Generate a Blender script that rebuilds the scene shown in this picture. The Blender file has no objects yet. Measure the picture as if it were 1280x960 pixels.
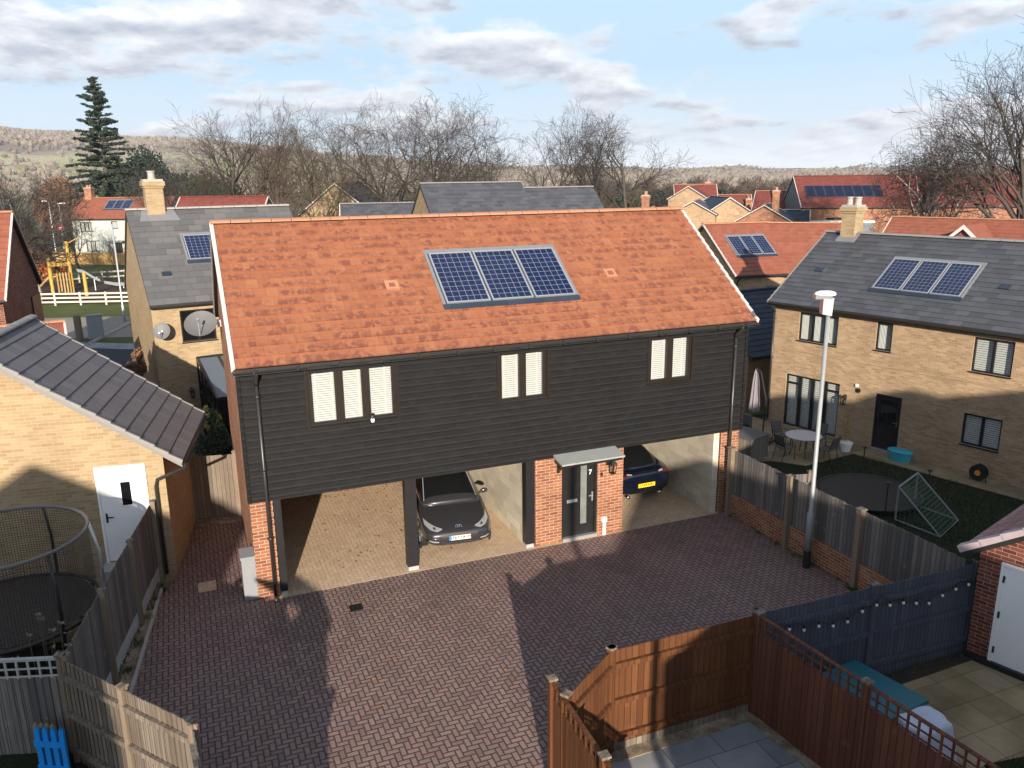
import bpy, bmesh, math, random
from mathutils import Vector, Matrix, Euler
from mathutils.bvhtree import BVHTree
R = math.radians
PI = math.pi
rnd = random.Random(7)
scene = bpy.context.scene
COL = scene.collection

# ------------------------------------------------------------------ helpers
class MB:
    """collects faces, then links them as one mesh object with metre UVs"""
    def __init__(s):
        s.v = []; s.f = []; s.m = []; s.uv = []
    def face(s, pts, m=0, uv=None):
        b = len(s.v); s.v.extend([tuple(p) for p in pts])
        s.f.append(tuple(range(b, b+len(pts)))); s.m.append(m); s.uv.append(uv)
    def hexa(s, c, m=0, skip=()):
        # c: 8 corners, bottom ring 0-3, top ring 4-7
        q = [(3,2,1,0),(4,5,6,7),(0,1,5,4),(1,2,6,5),(2,3,7,6),(3,0,4,7)]
        b = len(s.v); s.v.extend([tuple(p) for p in c])
        for i, k in enumerate(q):
            if i in skip: continue
            s.f.append(tuple(b+j for j in k)); s.m.append(m); s.uv.append(None)
    def box(s, x0, x1, y0, y1, z0, z1, m=0, T=None, skip=()):
        c = [(x0,y0,z0),(x1,y0,z0),(x1,y1,z0),(x0,y1,z0),(x0,y0,z1),(x1,y0,z1),(x1,y1,z1),(x0,y1,z1)]
        if T: c = [T(*p) for p in c]
        s.hexa(c, m, skip)
    def bar(s, a, b, w, h, m=0, up=(0,0,1)):
        a = Vector(a); b = Vector(b); d = (b-a).normalized(); u = Vector(up)
        if abs(d.dot(u)) > .98: u = Vector((0,1,0))
        r = d.cross(u).normalized()*(w/2); t = r.normalized().cross(d).normalized()*(h/2)
        s.hexa([a-r-t, a+r-t, b+r-t, b-r-t, a-r+t, a+r+t, b+r+t, b-r+t], m)
    def tube(s, pts, rad, n=8, m=0, cap=True):
        pts = [Vector(p) for p in pts]
        if not isinstance(rad, (list, tuple)): rad = [rad]*len(pts)
        b = len(s.v); ref = None
        for i, p in enumerate(pts):
            d = (pts[min(i+1, len(pts)-1)]-pts[max(i-1, 0)])
            d = d.normalized() if d.length > 1e-9 else Vector((0,0,1))
            if ref is None:
                ref = Vector((1,0,0)) if abs(d.x) < .9 else Vector((0,1,0))
            a = d.cross(ref).normalized(); ref = a.cross(d).normalized(); 
            for k in range(n):
                t = 2*PI*k/n
                s.v.append(tuple(p + (ref*math.cos(t)+a*math.sin(t))*rad[i]))
        for i in range(len(pts)-1):
            for k in range(n):
                k2 = (k+1) % n
                s.f.append((b+i*n+k, b+i*n+k2, b+(i+1)*n+k2, b+(i+1)*n+k)); s.m.append(m); s.uv.append(None)
        if cap:
            s.f.append(tuple(b+k for k in range(n-1, -1, -1))); s.m.append(m); s.uv.append(None)
            e = b+(len(pts)-1)*n
            s.f.append(tuple(e+k for k in range(n))); s.m.append(m); s.uv.append(None)
    def lathe(s, prof, n=16, c=(0,0,0), m=0, T=None):
        b = len(s.v)
        for r, z in prof:
            for k in range(n):
                t = 2*PI*k/n; p = (c[0]+r*math.cos(t), c[1]+r*math.sin(t), c[2]+z)
                s.v.append(tuple(T(*p)) if T else p)
        for i in range(len(prof)-1):
            for k in range(n):
                k2 = (k+1) % n
                s.f.append((b+i*n+k, b+i*n+k2, b+(i+1)*n+k2, b+(i+1)*n+k)); s.m.append(m); s.uv.append(None)
    def ring(s, c, R0, r, n=40, k=8, m=0, sx=1, sy=1):
        pts = [(c[0]+R0*sx*math.cos(2*PI*i/n), c[1]+R0*sy*math.sin(2*PI*i/n), c[2]) for i in range(n+1)]
        s.tube(pts, r, k, m, cap=False)
    def prism(s, poly, d, m=0):
        # poly: list of 3d points (planar), d: extrusion vector
        d = Vector(d); top = [Vector(p)+d for p in poly]; n = len(poly)
        s.face(poly, m); s.face(list(reversed(top)), m)
        for i in range(n):
            j = (i+1) % n
            s.face([poly[i], poly[j], top[j], top[i]], m)
    def build(s, name, mats, parent=None, smooth=False, label=None, weld=True, loc=None):
        me = bpy.data.meshes.new(name)
        me.from_pydata(s.v, [], s.f)
        if not isinstance(mats, (list, tuple)): mats = [mats]
        for m in mats: me.materials.append(m)
        for p, mi in zip(me.polygons, s.m): p.material_index = mi
        uvl = me.uv_layers.new(name='UVMap'); data = uvl.data
        Z = Vector((0,0,1))
        for p, uv in zip(me.polygons, s.uv):
            if uv is not None:
                for li, q in zip(p.loop_indices, uv): data[li].uv = q
                continue
            n = p.normal
            if abs(n.z) > .93:
                for li in p.loop_indices:
                    co = me.vertices[me.loops[li].vertex_index].co; data[li].uv = (co.x, co.y)
            else:
                a = Z.cross(n).normalized(); t = n.cross(a)
                for li in p.loop_indices:
                    co = me.vertices[me.loops[li].vertex_index].co; data[li].uv = (co.dot(a), co.dot(t))
        if smooth:
            for p in me.polygons: p.use_smooth = True
        o = bpy.data.objects.new(name, me); COL.objects.link(o)
        if parent: o.parent = parent
        if loc: o.location = loc
        if label: o['label'] = label
        if weld:
            bm = bmesh.new(); bm.from_mesh(me)
            bmesh.ops.remove_doubles(bm, verts=bm.verts, dist=1e-5)
            bmesh.ops.recalc_face_normals(bm, faces=bm.faces)
            bm.to_mesh(me); bm.free()
        return o

def tag(o, label, cat, group=None, kind=None):
    if label: o['label'] = label
    if cat: o['category'] = cat
    if group: o['group'] = group
    if kind: o['kind'] = kind
    return o
def thing(name, label, cat, loc=(0,0,0), rz=0, group=None):
    o = bpy.data.objects.new(name, None); COL.objects.link(o)
    o.empty_display_size = .3
    o.location = loc; o.rotation_euler = (0,0,rz)
    return tag(o, label, cat, group)
def struct(o, label=None):
    o['kind'] = 'structure'
    if label: o['label'] = label
    return o
def copy_tree(o, loc, rz=0, sc=1, label=None, parent=None):
    c = o.copy(); COL.objects.link(c)
    if parent: c.parent = parent
    else:
        c.location = loc; c.rotation_euler = (0,0,rz); c.scale = (sc,sc,sc) if not isinstance(sc, tuple) else sc
        if label: c['label'] = label
    for ch in list(o.children): copy_tree(ch, None, parent=c)
    return c
def text(name, s, size, mat, parent, M, depth=.002, label=None):
    cu = bpy.data.curves.new(name, 'FONT'); cu.body = s; cu.size = size; cu.extrude = depth; cu.offset = size*.018
    cu.align_x = 'CENTER'; cu.align_y = 'CENTER'
    t = bpy.data.objects.new(name+'_curve', cu); COL.objects.link(t)
    bpy.context.view_layer.update()
    me = bpy.data.meshes.new_from_object(t.evaluated_get(bpy.context.evaluated_depsgraph_get()))
    bpy.data.objects.remove(t); bpy.data.curves.remove(cu)
    me.materials.clear(); me.materials.append(mat)
    o = bpy.data.objects.new(name, me); COL.objects.link(o); o.parent = parent
    o.matrix_local = M
    if label: o['label'] = label
    return o

# ------------------------------------------------------------------ node helper
class NT:
    def __init__(s, tree): s.t = tree; s.n = tree.nodes; s.l = tree.links
    def node(s, typ, **kw):
        n = s.n.new(typ)
        for k, v in kw.items(): setattr(n, k, v)
        return n
    def put(s, sock, v):
        if hasattr(v, 'is_output'): s.l.new(v, sock)
        elif isinstance(v, (tuple, list)):
            sock.default_value = tuple(v) if len(v) != 3 or sock.type != 'RGBA' else (*v, 1)
        else: sock.default_value = v
    def math(s, op, a, b=0.0, c=None, clamp=False):
        n = s.node('ShaderNodeMath', operation=op, use_clamp=clamp)
        s.put(n.inputs[0], a); s.put(n.inputs[1], b)
        if c is not None: s.put(n.inputs[2], c)
        return n.outputs[0]
    def mix(s, f, a, b, mode='MIX'):
        n = s.node('ShaderNodeMix', data_type='RGBA', blend_type=mode, clamp_factor=True)
        s.put(n.inputs[0], f); s.put(n.inputs[6], a); s.put(n.inputs[7], b)
        return n.outputs[2]
    def ramp(s, f, stops, interp='LINEAR'):
        n = s.node('ShaderNodeValToRGB'); n.color_ramp.interpolation = interp
        e = n.color_ramp.elements
        while len(e) < len(stops): e.new(.5)
        for el, (p, c) in zip(e, stops):
            el.position = p; el.color = (*c, 1) if len(c) == 3 else c
        s.put(n.inputs[0], f); return n.outputs[0]
    def rng(s, v, a, b, c=0., d=1.):
        n = s.node('ShaderNodeMapRange'); s.put(n.inputs[0], v)
        for i, q in enumerate((a, b, c, d)): s.put(n.inputs[i+1], q)
        return n.outputs[0]
    def xyz(s, v):
        n = s.node('ShaderNodeSeparateXYZ'); s.put(n.inputs[0], v); return n.outputs
    def comb(s, x, y, z=0.):
        n = s.node('ShaderNodeCombineXYZ')
        for i, q in enumerate((x, y, z)): s.put(n.inputs[i], q)
        return n.outputs[0]
    def noise(s, vec, scale, detail=3, rough=.55, out=0, dist=0.):
        n = s.node('ShaderNodeTexNoise'); s.put(n.inputs['Vector'], vec)
        n.inputs['Scale'].default_value = scale; n.inputs['Detail'].default_value = detail
        n.inputs['Roughness'].default_value = rough; n.inputs['Distortion'].default_value = dist
        return n.outputs[out]
    def white(s, vec, out=0):
        n = s.node('ShaderNodeTexWhiteNoise', noise_dimensions='3D'); s.put(n.inputs['Vector'], vec)
        return n.outputs[out]
    def bump(s, h, strength=.3, dist=.02):
        n = s.node('ShaderNodeBump'); s.put(n.inputs['Height'], h)
        n.inputs['Strength'].default_value = strength; n.inputs['Distance'].default_value = dist
        return n.outputs[0]

def newmat(name):
    m = bpy.data.materials.new(name); m.use_nodes = True
    n = NT(m.node_tree); b = n.n['Principled BSDF']
    return m, n, b
def uvn(n): return n.node('ShaderNodeUVMap', uv_map='UVMap').outputs[0]
def objn(n): return n.node('ShaderNodeTexCoord').outputs['Object']

def plain(name, col, rough=.6, metal=0., var=.12, scale=6., spec=.5, coat=0.):
    m, n, b = newmat(name)
    f = n.noise(objn(n), scale, 4)
    c = n.mix(f, [x*(1-var) for x in col], [min(1, x*(1+var)) for x in col])
    n.put(b.inputs['Base Color'], c)
    n.put(b.inputs['Roughness'], n.math('ADD', rough-.05, n.math('MULTIPLY', f, .1)))
    b.inputs['Metallic'].default_value = metal
    b.inputs['Specular IOR Level'].default_value = spec
    if coat: b.inputs['Coat Weight'].default_value = coat; b.inputs['Coat Roughness'].default_value = .04
    return m

def brick_mat(name, c1, c2, c3, mortar, w=.225, h=.075, gap=.012, bump=.5, stain=.25):
    m, n, b = newmat(name); uv = uvn(n)
    t = n.node('ShaderNodeTexBrick'); n.put(t.inputs['Vector'], uv)
    t.inputs['Scale'].default_value = 1; t.inputs['Brick Width'].default_value = w; t.inputs['Row Height'].default_value = h
    t.inputs['Mortar Size'].default_value = gap/2; t.inputs['Mortar Smooth'].default_value = .2
    t.inputs['Color1'].default_value = (0,0,0,1); t.inputs['Color2'].default_value = (1,1,1,1); t.inputs['Mortar'].default_value = (.5,.5,.5,1)
    t.inputs['Bias'].default_value = 0
    col = n.ramp(t.outputs[0], [(0, c1), (.5, c2), (1, c3)])
    big = n.noise(uv, 1.1, 5); fine = n.noise(uv, 60, 3)
    col = n.mix(n.math('MULTIPLY', fine, .35), col, [x*.55 for x in c2])
    col = n.mix(t.outputs[1], col, mortar)
    dirt = n.rng(big, .35, .75, 1-stain, 1+stain*.4)
    hs = n.node('ShaderNodeHueSaturation'); n.put(hs.inputs['Value'], dirt); n.put(hs.inputs['Color'], col)
    n.put(b.inputs['Base Color'], hs.outputs[0]); b.inputs['Roughness'].default_value = .85
    b.inputs['Specular IOR Level'].default_value = .25
    hgt = n.math('ADD', n.math('SUBTRACT', 1, t.outputs[1]), n.math('MULTIPLY', fine, .4))
    n.put(b.inputs['Normal'], n.bump(hgt, bump, .008))
    return m

def tile_mat(name, c1, c2, c3, w=.3, g=.3, patch=.5, patchcol=None, line=.4, rough=.75, half=True, bump=.3):
    """roof tiles: uv in metres (v measured up the slope from the eave)"""
    m, n, b = newmat(name); uv = uvn(n); x, y, z = n.xyz(uv)
    row = n.math('FLOOR', n.math('DIVIDE', y, g))
    fv = n.math('FRACT', n.math('DIVIDE', y, g))
    off = n.math('MULTIPLY', n.math('MODULO', row, 2), .5) if half else 0.
    uu = n.math('ADD', n.math('DIVIDE', x, w), off)
    colm = n.math('FLOOR', uu); fu = n.math('FRACT', uu)
    rv = n.white(n.comb(colm, row, 1.)); rv2 = n.white(n.comb(colm, row, 7.))
    c = n.ramp(rv, [(0, c1), (.5, c2), (1, c3)])
    if patchcol:
        nz = n.noise(n.comb(n.math('ADD', x, n.math('MULTIPLY', rv2, 9)), y, rv), 8., 3)
        lo = n.rng(fv, .98, .35, 0., 1.)
        side = n.math('SUBTRACT', 1, n.math('ABSOLUTE', n.math('SUBTRACT', fu, n.math('ADD', .25, n.math('MULTIPLY', rv2, .5)))))
        pf = n.math('MULTIPLY', n.math('MULTIPLY', lo, side), n.rng(nz, .38, .6, 0., 1.))
        pf = n.math('MULTIPLY', pf, n.math('ADD', .35, n.math('MULTIPLY', rv2, patch*1.3)))
        c = n.mix(n.math('MULTIPLY', pf, 1., clamp=True), c, patchcol)
    big = n.noise(uv, .8, 4); fine = n.noise(uv, 45, 3)
    c = n.mix(n.rng(big, .3, .75, 0., .22), c, [q*.6 for q in c2])
    c = n.mix(n.math('MULTIPLY', fine, .3), c, [q*.7 for q in c2])
    e = n.math('MINIMUM', fu, n.math('SUBTRACT', 1, fu))
    ln = n.rng(e, 0., .035, line, 0.)
    c = n.mix(ln, c, [q*.25 for q in c1])
    n.put(b.inputs['Base Color'], c); b.inputs['Roughness'].default_value = rough
    b.inputs['Specular IOR Level'].default_value = .3
    h = n.math('ADD', n.math('MULTIPLY', fine, .3), n.math('ADD', n.rng(e, 0., .05, 0., 1.), n.math('MULTIPLY', rv, .6)))
    n.put(b.inputs['Normal'], n.bump(h, bump, .012))
    return m

def herring_mat(name, cols, mortar, unit=.1, dirt=(.3,.25,.2), dirtamt=.3, jw=.07):
    m, n, b = newmat(name); uv = uvn(n); x, y, z = n.xyz(uv)
    X = n.math('DIVIDE', x, unit); Y = n.math('DIVIDE', y, unit)
    wob = n.noise(uv, 3, 2)
    i = n.math('FLOOR', X); j = n.math('FLOOR', Y)
    fx = n.math('SUBTRACT', X, i); fy = n.math('SUBTRACT', Y, j)
    k = n.math('FLOORED_MODULO', n.math('SUBTRACT', i, j), 4)
    gx = n.math('SUBTRACT', 1, fx); gy = n.math('SUBTRACT', 1, fy)
    def eq(v): return n.math('COMPARE', k, v, .1)
    k0, k1, k2, k3 = eq(0.), eq(1.), eq(2.), eq(3.)
    def plus(a, q): return n.math('ADD', a, q)
    el = plus(fx, k1); er = plus(gx, k0); eb = plus(fy, k2); et = plus(gy, k3)
    e = n.math('MINIMUM', n.math('MINIMUM', el, er), n.math('MINIMUM', eb, et))
    bi = n.math('SUBTRACT', i, k1); bj = n.math('ADD', j, k3)
    rv = n.white(n.comb(bi, bj, 3.)); 
    c = n.ramp(rv, [(q/(len(cols)-1), cc) for q, cc in enumerate(cols)])
    fine = n.noise(uv, 55, 3); big = n.noise(uv, .7, 5, .6)
    c = n.mix(n.math('MULTIPLY', fine, .4), c, [q*.6 for q in cols[len(cols)//2]])
    c = n.mix(n.rng(big, .4, .75, 0., dirtamt), c, dirt)
    sp = n.noise(uv, .35, 6, .65); c = n.mix(n.rng(sp, .55, .68, 0., .38), c, [q*.5 for q in cols[0]])
    lt = n.noise(n.comb(n.math('MULTIPLY', x, .9), n.math('MULTIPLY', y, .22), 4.), 1., 4, .6); c = n.mix(n.rng(lt, .52, .7, 0., .3), c, [min(1, q*1.25) for q in cols[-1]])
    mort = n.rng(e, jw*.5, jw*1.5, 1., 0.)
    ms_ = n.noise(uv, 1.3, 4); mortar = n.mix(n.rng(ms_, .5, .65, 0., .6), mortar, (.05,.055,.03))
    c = n.mix(mort, c, mortar)
    n.put(b.inputs['Base Color'], c)
    n.put(b.inputs['Roughness'], n.rng(big, .3, .7, .72, .9)); b.inputs['Specular IOR Level'].default_value = .3
    h = n.math('ADD', n.math('SUBTRACT', 1, mort), n.math('ADD', n.math('MULTIPLY', fine, .35), n.math('MULTIPLY', rv, .25)))
    n.put(b.inputs['Normal'], n.bump(h, .6, .008))
    return m

def slab_mat(name, cols, mortar, w, h, off=.5, stain=.3, gap=.012):
    m = brick_mat(name, cols[0], cols[1], cols[2], mortar, w, h, gap, .4, stain)
    m.node_tree.nodes['Brick Texture'].offset = off
    return m

def wood_mat(name, cols, bw=.11, rough=.85, grain=.5, stain=None):
    m, n, b = newmat(name); uv = uvn(n); x, y, z = n.xyz(uv)
    bd = n.math('FLOOR', n.math('DIVIDE', x, bw)); rv = n.white(n.comb(bd, 0., 2.))
    c = n.ramp(rv, [(0, cols[0]), (.5, cols[1]), (1, cols[2])])
    gr = n.noise(n.comb(n.math('MULTIPLY', x, 60), n.math('ADD', n.math('MULTIPLY', y, 2.2), n.math('MULTIPLY', rv, 20)), rv), 1., 4, .6)
    c = n.mix(n.rng(gr, .3, .75, 0., grain), c, [q*.45 for q in cols[1]])
    kn = n.noise(uv, 4.5, 3)
    c = n.mix(n.rng(kn, .62, .78, 0., .5), c, [min(1, q*1.5) for q in cols[2]])
    ed = n.math('FRACT', n.math('DIVIDE', x, bw)); ed = n.math('MINIMUM', ed, n.math('SUBTRACT', 1, ed))
    c = n.mix(n.rng(ed, .02, .09, .75, 0.), c, [q*.2 for q in cols[0]])
    if stain:
        st = n.noise(uv, 1.6, 4); c = n.mix(n.rng(st, .5, .75, 0., .5), c, stain)
    n.put(b.inputs['Base Color'], c); b.inputs['Roughness'].default_value = rough
    b.inputs['Specular IOR Level'].default_value = .2
    n.put(b.inputs['Normal'], n.bump(gr, .4, .006))
    return m

def glass_mat(name, tint=(.93,.95,.95), refl=1.0):
    m, n, b = newmat(name); n.n.remove(b)
    g = n.node('ShaderNodeBsdfGlossy'); g.inputs['Roughness'].default_value = .03
    t = n.node('ShaderNodeBsdfTransparent'); n.put(t.inputs['Color'], tint)
    geo = n.node('ShaderNodeNewGeometry'); dt = n.node('ShaderNodeVectorMath', operation='DOT_PRODUCT'); n.l.new(geo.outputs['Normal'], dt.inputs[0]); n.l.new(geo.outputs['Incoming'], dt.inputs[1])
    cs = n.math('SUBTRACT', 1, n.math('ABSOLUTE', dt.outputs['Value'])); fr = n.math('ADD', .04, n.math('MULTIPLY', .9, n.math('POWER', cs, 5)))
    ms = n.node('ShaderNodeMixShader')
    n.put(ms.inputs[0], n.math('MULTIPLY', fr, refl)); n.l.new(t.outputs[0], ms.inputs[1]); n.l.new(g.outputs[0], ms.inputs[2])
    n.l.new(ms.outputs[0], n.n['Material Output'].inputs[0]); return m

def ground_mat(name, stops, scale=.4, fine=18., bump=.6):
    m, n, b = newmat(name); p = objn(n)
    a = n.noise(p, scale, 6, .62); f = n.noise(p, fine, 4, .6)
    q = n.math('ADD', n.math('MULTIPLY', a, .65), n.math('MULTIPLY', f, .35))
    n.put(b.inputs['Base Color'], n.ramp(q, stops)); b.inputs['Roughness'].default_value = .95
    b.inputs['Specular IOR Level'].default_value = .15
    n.put(b.inputs['Normal'], n.bump(f, bump, .03)); return m

def solar_mat():
    m, n, b = newmat('solar cells'); uv = uvn(n); x, y, z = n.xyz(uv)
    cw = .158
    fx = n.math('FRACT', n.math('DIVIDE', x, cw)); fy = n.math('FRACT', n.math('DIVIDE', y, cw))
    e = n.math('MINIMUM', n.math('MINIMUM', fx, n.math('SUBTRACT', 1, fx)), n.math('MINIMUM', fy, n.math('SUBTRACT', 1, fy)))
    bus = n.math('ABSOLUTE', n.math('SUBTRACT', n.math('FRACT', n.math('MULTIPLY', fx, 3)), .5))
    rv = n.white(n.comb(n.math('FLOOR', n.math('DIVIDE', x, cw)), n.math('FLOOR', n.math('DIVIDE', y, cw)), 1.))
    c = n.ramp(rv, [(0, (.0025,.007,.03)), (1, (.005,.013,.05))])
    vor = n.node('ShaderNodeTexVoronoi'); n.put(vor.inputs['Vector'], uv); vor.inputs['Scale'].default_value = 45
    c = n.mix(n.math('MULTIPLY', vor.outputs[0], .25), c, (.012,.03,.11))
    c = n.mix(n.rng(bus, .0, .03, .12, 0.), c, (.3,.34,.42))
    c = n.mix(n.rng(e, .01, .028, 1., 0.), c, (.3,.34,.42))
    n.put(b.inputs['Base Color'], c); b.inputs['Roughness'].default_value = .12
    b.inputs['Specular IOR Level'].default_value = .3
    return m

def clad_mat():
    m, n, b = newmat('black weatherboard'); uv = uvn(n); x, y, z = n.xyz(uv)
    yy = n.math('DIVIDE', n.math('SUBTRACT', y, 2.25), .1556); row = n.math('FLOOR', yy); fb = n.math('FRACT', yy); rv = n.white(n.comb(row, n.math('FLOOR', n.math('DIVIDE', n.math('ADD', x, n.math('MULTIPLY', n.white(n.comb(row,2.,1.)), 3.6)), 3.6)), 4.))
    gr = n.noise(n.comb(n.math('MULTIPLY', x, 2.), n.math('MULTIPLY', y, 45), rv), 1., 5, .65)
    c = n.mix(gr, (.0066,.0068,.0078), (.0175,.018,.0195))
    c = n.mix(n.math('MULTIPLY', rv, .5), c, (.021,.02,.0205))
    c = n.mix(n.rng(fb, .68, .95, 0., .85), c, (.003,.003,.0035)); c = n.mix(n.rng(fb, .02, .3, .6, 0.), c, (.046,.045,.046))  # shade under each lap and a lit lower edge, painted into the colour
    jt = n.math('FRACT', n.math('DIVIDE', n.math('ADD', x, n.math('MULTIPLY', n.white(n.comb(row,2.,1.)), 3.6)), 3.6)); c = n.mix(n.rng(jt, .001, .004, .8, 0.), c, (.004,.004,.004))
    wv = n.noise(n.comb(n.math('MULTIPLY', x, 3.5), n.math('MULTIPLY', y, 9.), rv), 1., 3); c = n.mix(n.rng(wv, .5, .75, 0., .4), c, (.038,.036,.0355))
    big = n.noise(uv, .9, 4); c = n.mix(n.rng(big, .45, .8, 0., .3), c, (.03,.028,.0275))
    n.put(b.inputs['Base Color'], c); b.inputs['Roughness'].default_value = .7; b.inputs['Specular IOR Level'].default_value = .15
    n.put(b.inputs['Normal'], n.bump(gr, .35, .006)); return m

# ------------------------------------------------------------------ materials
M = {}
M['red_brick'] = brick_mat('orange red brick', (.3,.095,.045), (.42,.155,.07), (.5,.22,.1), (.6,.52,.43))
M['dark_red_brick'] = brick_mat('dark red brick', (.12,.028,.018), (.2,.055,.035), (.27,.085,.05), (.36,.3,.25))
M['buff_brick'] = brick_mat('buff brick', (.5,.345,.185), (.58,.42,.235), (.66,.5,.3), (.6,.49,.34), bump=.25, stain=.12)
M['tan_brick'] = brick_mat('tan multi brick', (.36,.235,.135), (.44,.3,.18), (.52,.375,.23), (.46,.36,.25), bump=.25, stain=.18)
M['block'] = brick_mat('cream blockwork', (.5,.45,.35), (.62,.56,.44), (.68,.62,.49), (.5,.45,.36), .45, .225, .014, .25, .15)
M['terracotta'] = tile_mat('mottled terracotta tile', (.40,.15,.075), (.435,.168,.085), (.47,.195,.1), .26, .279, 1.5, (.22,.075,.052), .35)
M['terracotta_plain'] = tile_mat('terracotta tile', (.31,.105,.065), (.36,.128,.08), (.4,.15,.092), .29, .29, .3, (.28,.06,.035), .2)
M['red_tile'] = tile_mat('deep red tile', (.2,.055,.045), (.24,.07,.056), (.28,.085,.066), .29, .29, .3, (.17,.03,.025), .2)
M['slate'] = tile_mat('grey slate', (.075,.08,.095), (.098,.105,.122), (.125,.132,.15), .45, .25, .3, None, .4, .6)
M['slate_light'] = tile_mat('light grey slate', (.13,.13,.135), (.16,.158,.16), (.2,.195,.195), .5, .3, .3, None, .4, .6)
M['slate_blue'] = tile_mat('blue slate', (.02,.03,.05), (.025,.038,.06), (.032,.046,.07), .45, .25, .3, None, .3, .6)
M['conc_tile'] = tile_mat('grey concrete tile', (.14,.137,.147), (.165,.16,.17), (.19,.184,.194), .33, .33, .3, (.2,.19,.195), .4, .8)
M['pink_tile'] = tile_mat('weathered red pantile', (.2,.09,.08), (.26,.12,.105), (.32,.16,.14), .3, .32, .7, (.42,.36,.36), .35)
M['ridge'] = plain('terracotta ridge', (.52,.245,.14), .7, var=.22, scale=3)
M['ridge_grey'] = plain('grey ridge', (.3,.29,.28), .7, var=.15)
M['ridge_pale'] = plain('pale stone ridge', (.45,.42,.38), .7, var=.15)
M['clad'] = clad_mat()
M['black_paint'] = plain('black painted timber', (.012,.012,.013), .4, var=.3)
M['black_pvc'] = plain('black gutter plastic', (.035,.034,.034), .35, var=.2)
M['brown_frame'] = plain('dark brown window frame', (.022,.016,.013), .35, var=.2)
M['black_frame'] = plain('black window frame', (.012,.012,.014), .3, var=.2)
M['white_paint'] = plain('white paint', (.8,.8,.79), .45, var=.03)
M['verge'] = plain('pale mortar verge', (.72,.64,.6), .7, var=.12, scale=8)
M['blind'] = plain('white blind slat', (.72,.73,.7), .5, var=.04)
M['glass'] = glass_mat('window glass')
M['dark_glass'] = plain('dark glass', (.006,.007,.008), .06, var=.2)
M['lead'] = plain('lead flashing', (.3,.31,.33), .5, .3, var=.2)
M['canopy'] = plain('grey lead canopy roof', (.33,.35,.34), .5, .2, var=.15)
M['steel'] = plain('galvanised steel', (.52,.54,.56), .45, .55, var=.12, scale=12)
M['post_white'] = plain('pale lamp post paint', (.27,.285,.29), .5, .2, var=.1)
M['chrome'] = plain('chrome', (.75,.75,.76), .15, 1., var=.05)
M['far_frame'] = plain('dark panel frame', (.1,.11,.14), .4, .5, var=.05)
M['alu'] = plain('aluminium frame', (.62,.64,.67), .35, .6, var=.06)
M['solar'] = solar_mat(); M['solar_far'] = plain('dark solar sheet', (.008,.012,.035), .3, spec=.25)
M['gbox'] = plain('grey fibreglass meter box', (.22,.23,.24), .5, var=.1, scale=14)
M['iron'] = plain('black cast iron', (.012,.012,.012), .5, var=.4, scale=20)
M['paver'] = herring_mat('red block herringbone', [(.18,.112,.1),(.235,.146,.128),(.285,.178,.15),(.21,.152,.142),(.31,.198,.168)], (.055,.042,.042), .1, (.26,.18,.145), .35, .12)
M['paver_tan'] = herring_mat('tan block paving', [(.46,.33,.215),(.53,.385,.255),(.59,.44,.295),(.48,.345,.23)], (.38,.275,.185), .1, (.62,.46,.31), .6, .05)
M['grey_slab'] = slab_mat('grey sandstone slabs', [(.27,.29,.31),(.34,.36,.375),(.41,.42,.43)], (.05,.05,.05), .9, .6, .35)
M['buff_slab'] = slab_mat('buff concrete slabs', [(.33,.255,.145),(.41,.32,.185),(.49,.39,.24)], (.12,.11,.07), .6, .6, 0., .4)
M['gravel'] = ground_mat('pale gravel', [(.3,(.06,.045,.03)),(.5,(.24,.19,.13)),(.62,(.42,.36,.27)),(.75,(.15,.11,.08))], 3, 40, 1.)
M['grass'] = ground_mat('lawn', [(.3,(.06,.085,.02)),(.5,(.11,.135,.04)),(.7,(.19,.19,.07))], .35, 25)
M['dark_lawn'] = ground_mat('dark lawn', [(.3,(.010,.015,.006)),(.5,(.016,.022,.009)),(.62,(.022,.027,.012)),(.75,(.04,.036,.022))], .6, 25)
M['field'] = ground_mat('far fields', [(.32,(.075,.08,.028)),(.46,(.11,.1,.045)),(.55,(.15,.12,.07)),(.66,(.075,.06,.04))], .02, .5)
M['asphalt'] = ground_mat('dark asphalt', [(.3,(.03,.033,.04)),(.6,(.05,.053,.06)),(.8,(.07,.07,.075))], .5, 40, .3)
M['pale_road'] = ground_mat('pale paving', [(.3,(.22,.2,.17)),(.55,(.28,.255,.22)),(.8,(.34,.31,.27))], .4, 30, .3)
M['play_ground'] = ground_mat('dark bark play surface', [(.3,(.045,.03,.025)),(.6,(.08,.055,.045)),(.8,(.12,.085,.065))], 1., 30)
M['kerb'] = plain('concrete kerb', (.36,.34,.31), .8, var=.2)
M['fence_grey'] = wood_mat('weathered grey fence', [(.085,.08,.08),(.15,.138,.13),(.24,.215,.19)], .105, grain=.7, stain=(.1,.085,.08))
M['fence_warm'] = wood_mat('weathered tan fence', [(.19,.15,.115),(.26,.21,.165),(.34,.285,.225)], .105, grain=.75, stain=(.13,.1,.075))
M['fence_brown'] = wood_mat('orange brown stained fence', [(.17,.062,.024),(.22,.085,.032),(.27,.108,.042)], .11, stain=(.1,.045,.03))
M['fence_darkbrown'] = wood_mat('red brown stained fence', [(.1,.036,.022),(.13,.048,.028),(.16,.062,.035)], .11)
M['fence_blue'] = wood_mat('slate blue painted fence', [(.058,.066,.09),(.067,.076,.102),(.078,.088,.115)], .09, grain=.3)
M['fence_yellow'] = wood_mat('new yellow timber', [(.5,.3,.1),(.6,.38,.14),(.68,.45,.19)], .12)
M['play_yellow'] = plain('yellow painted play timber', (.68,.4,.07), .6, var=.15)
M['rail_white'] = plain('pale timber rail', (.66,.6,.5), .7, var=.12)
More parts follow.
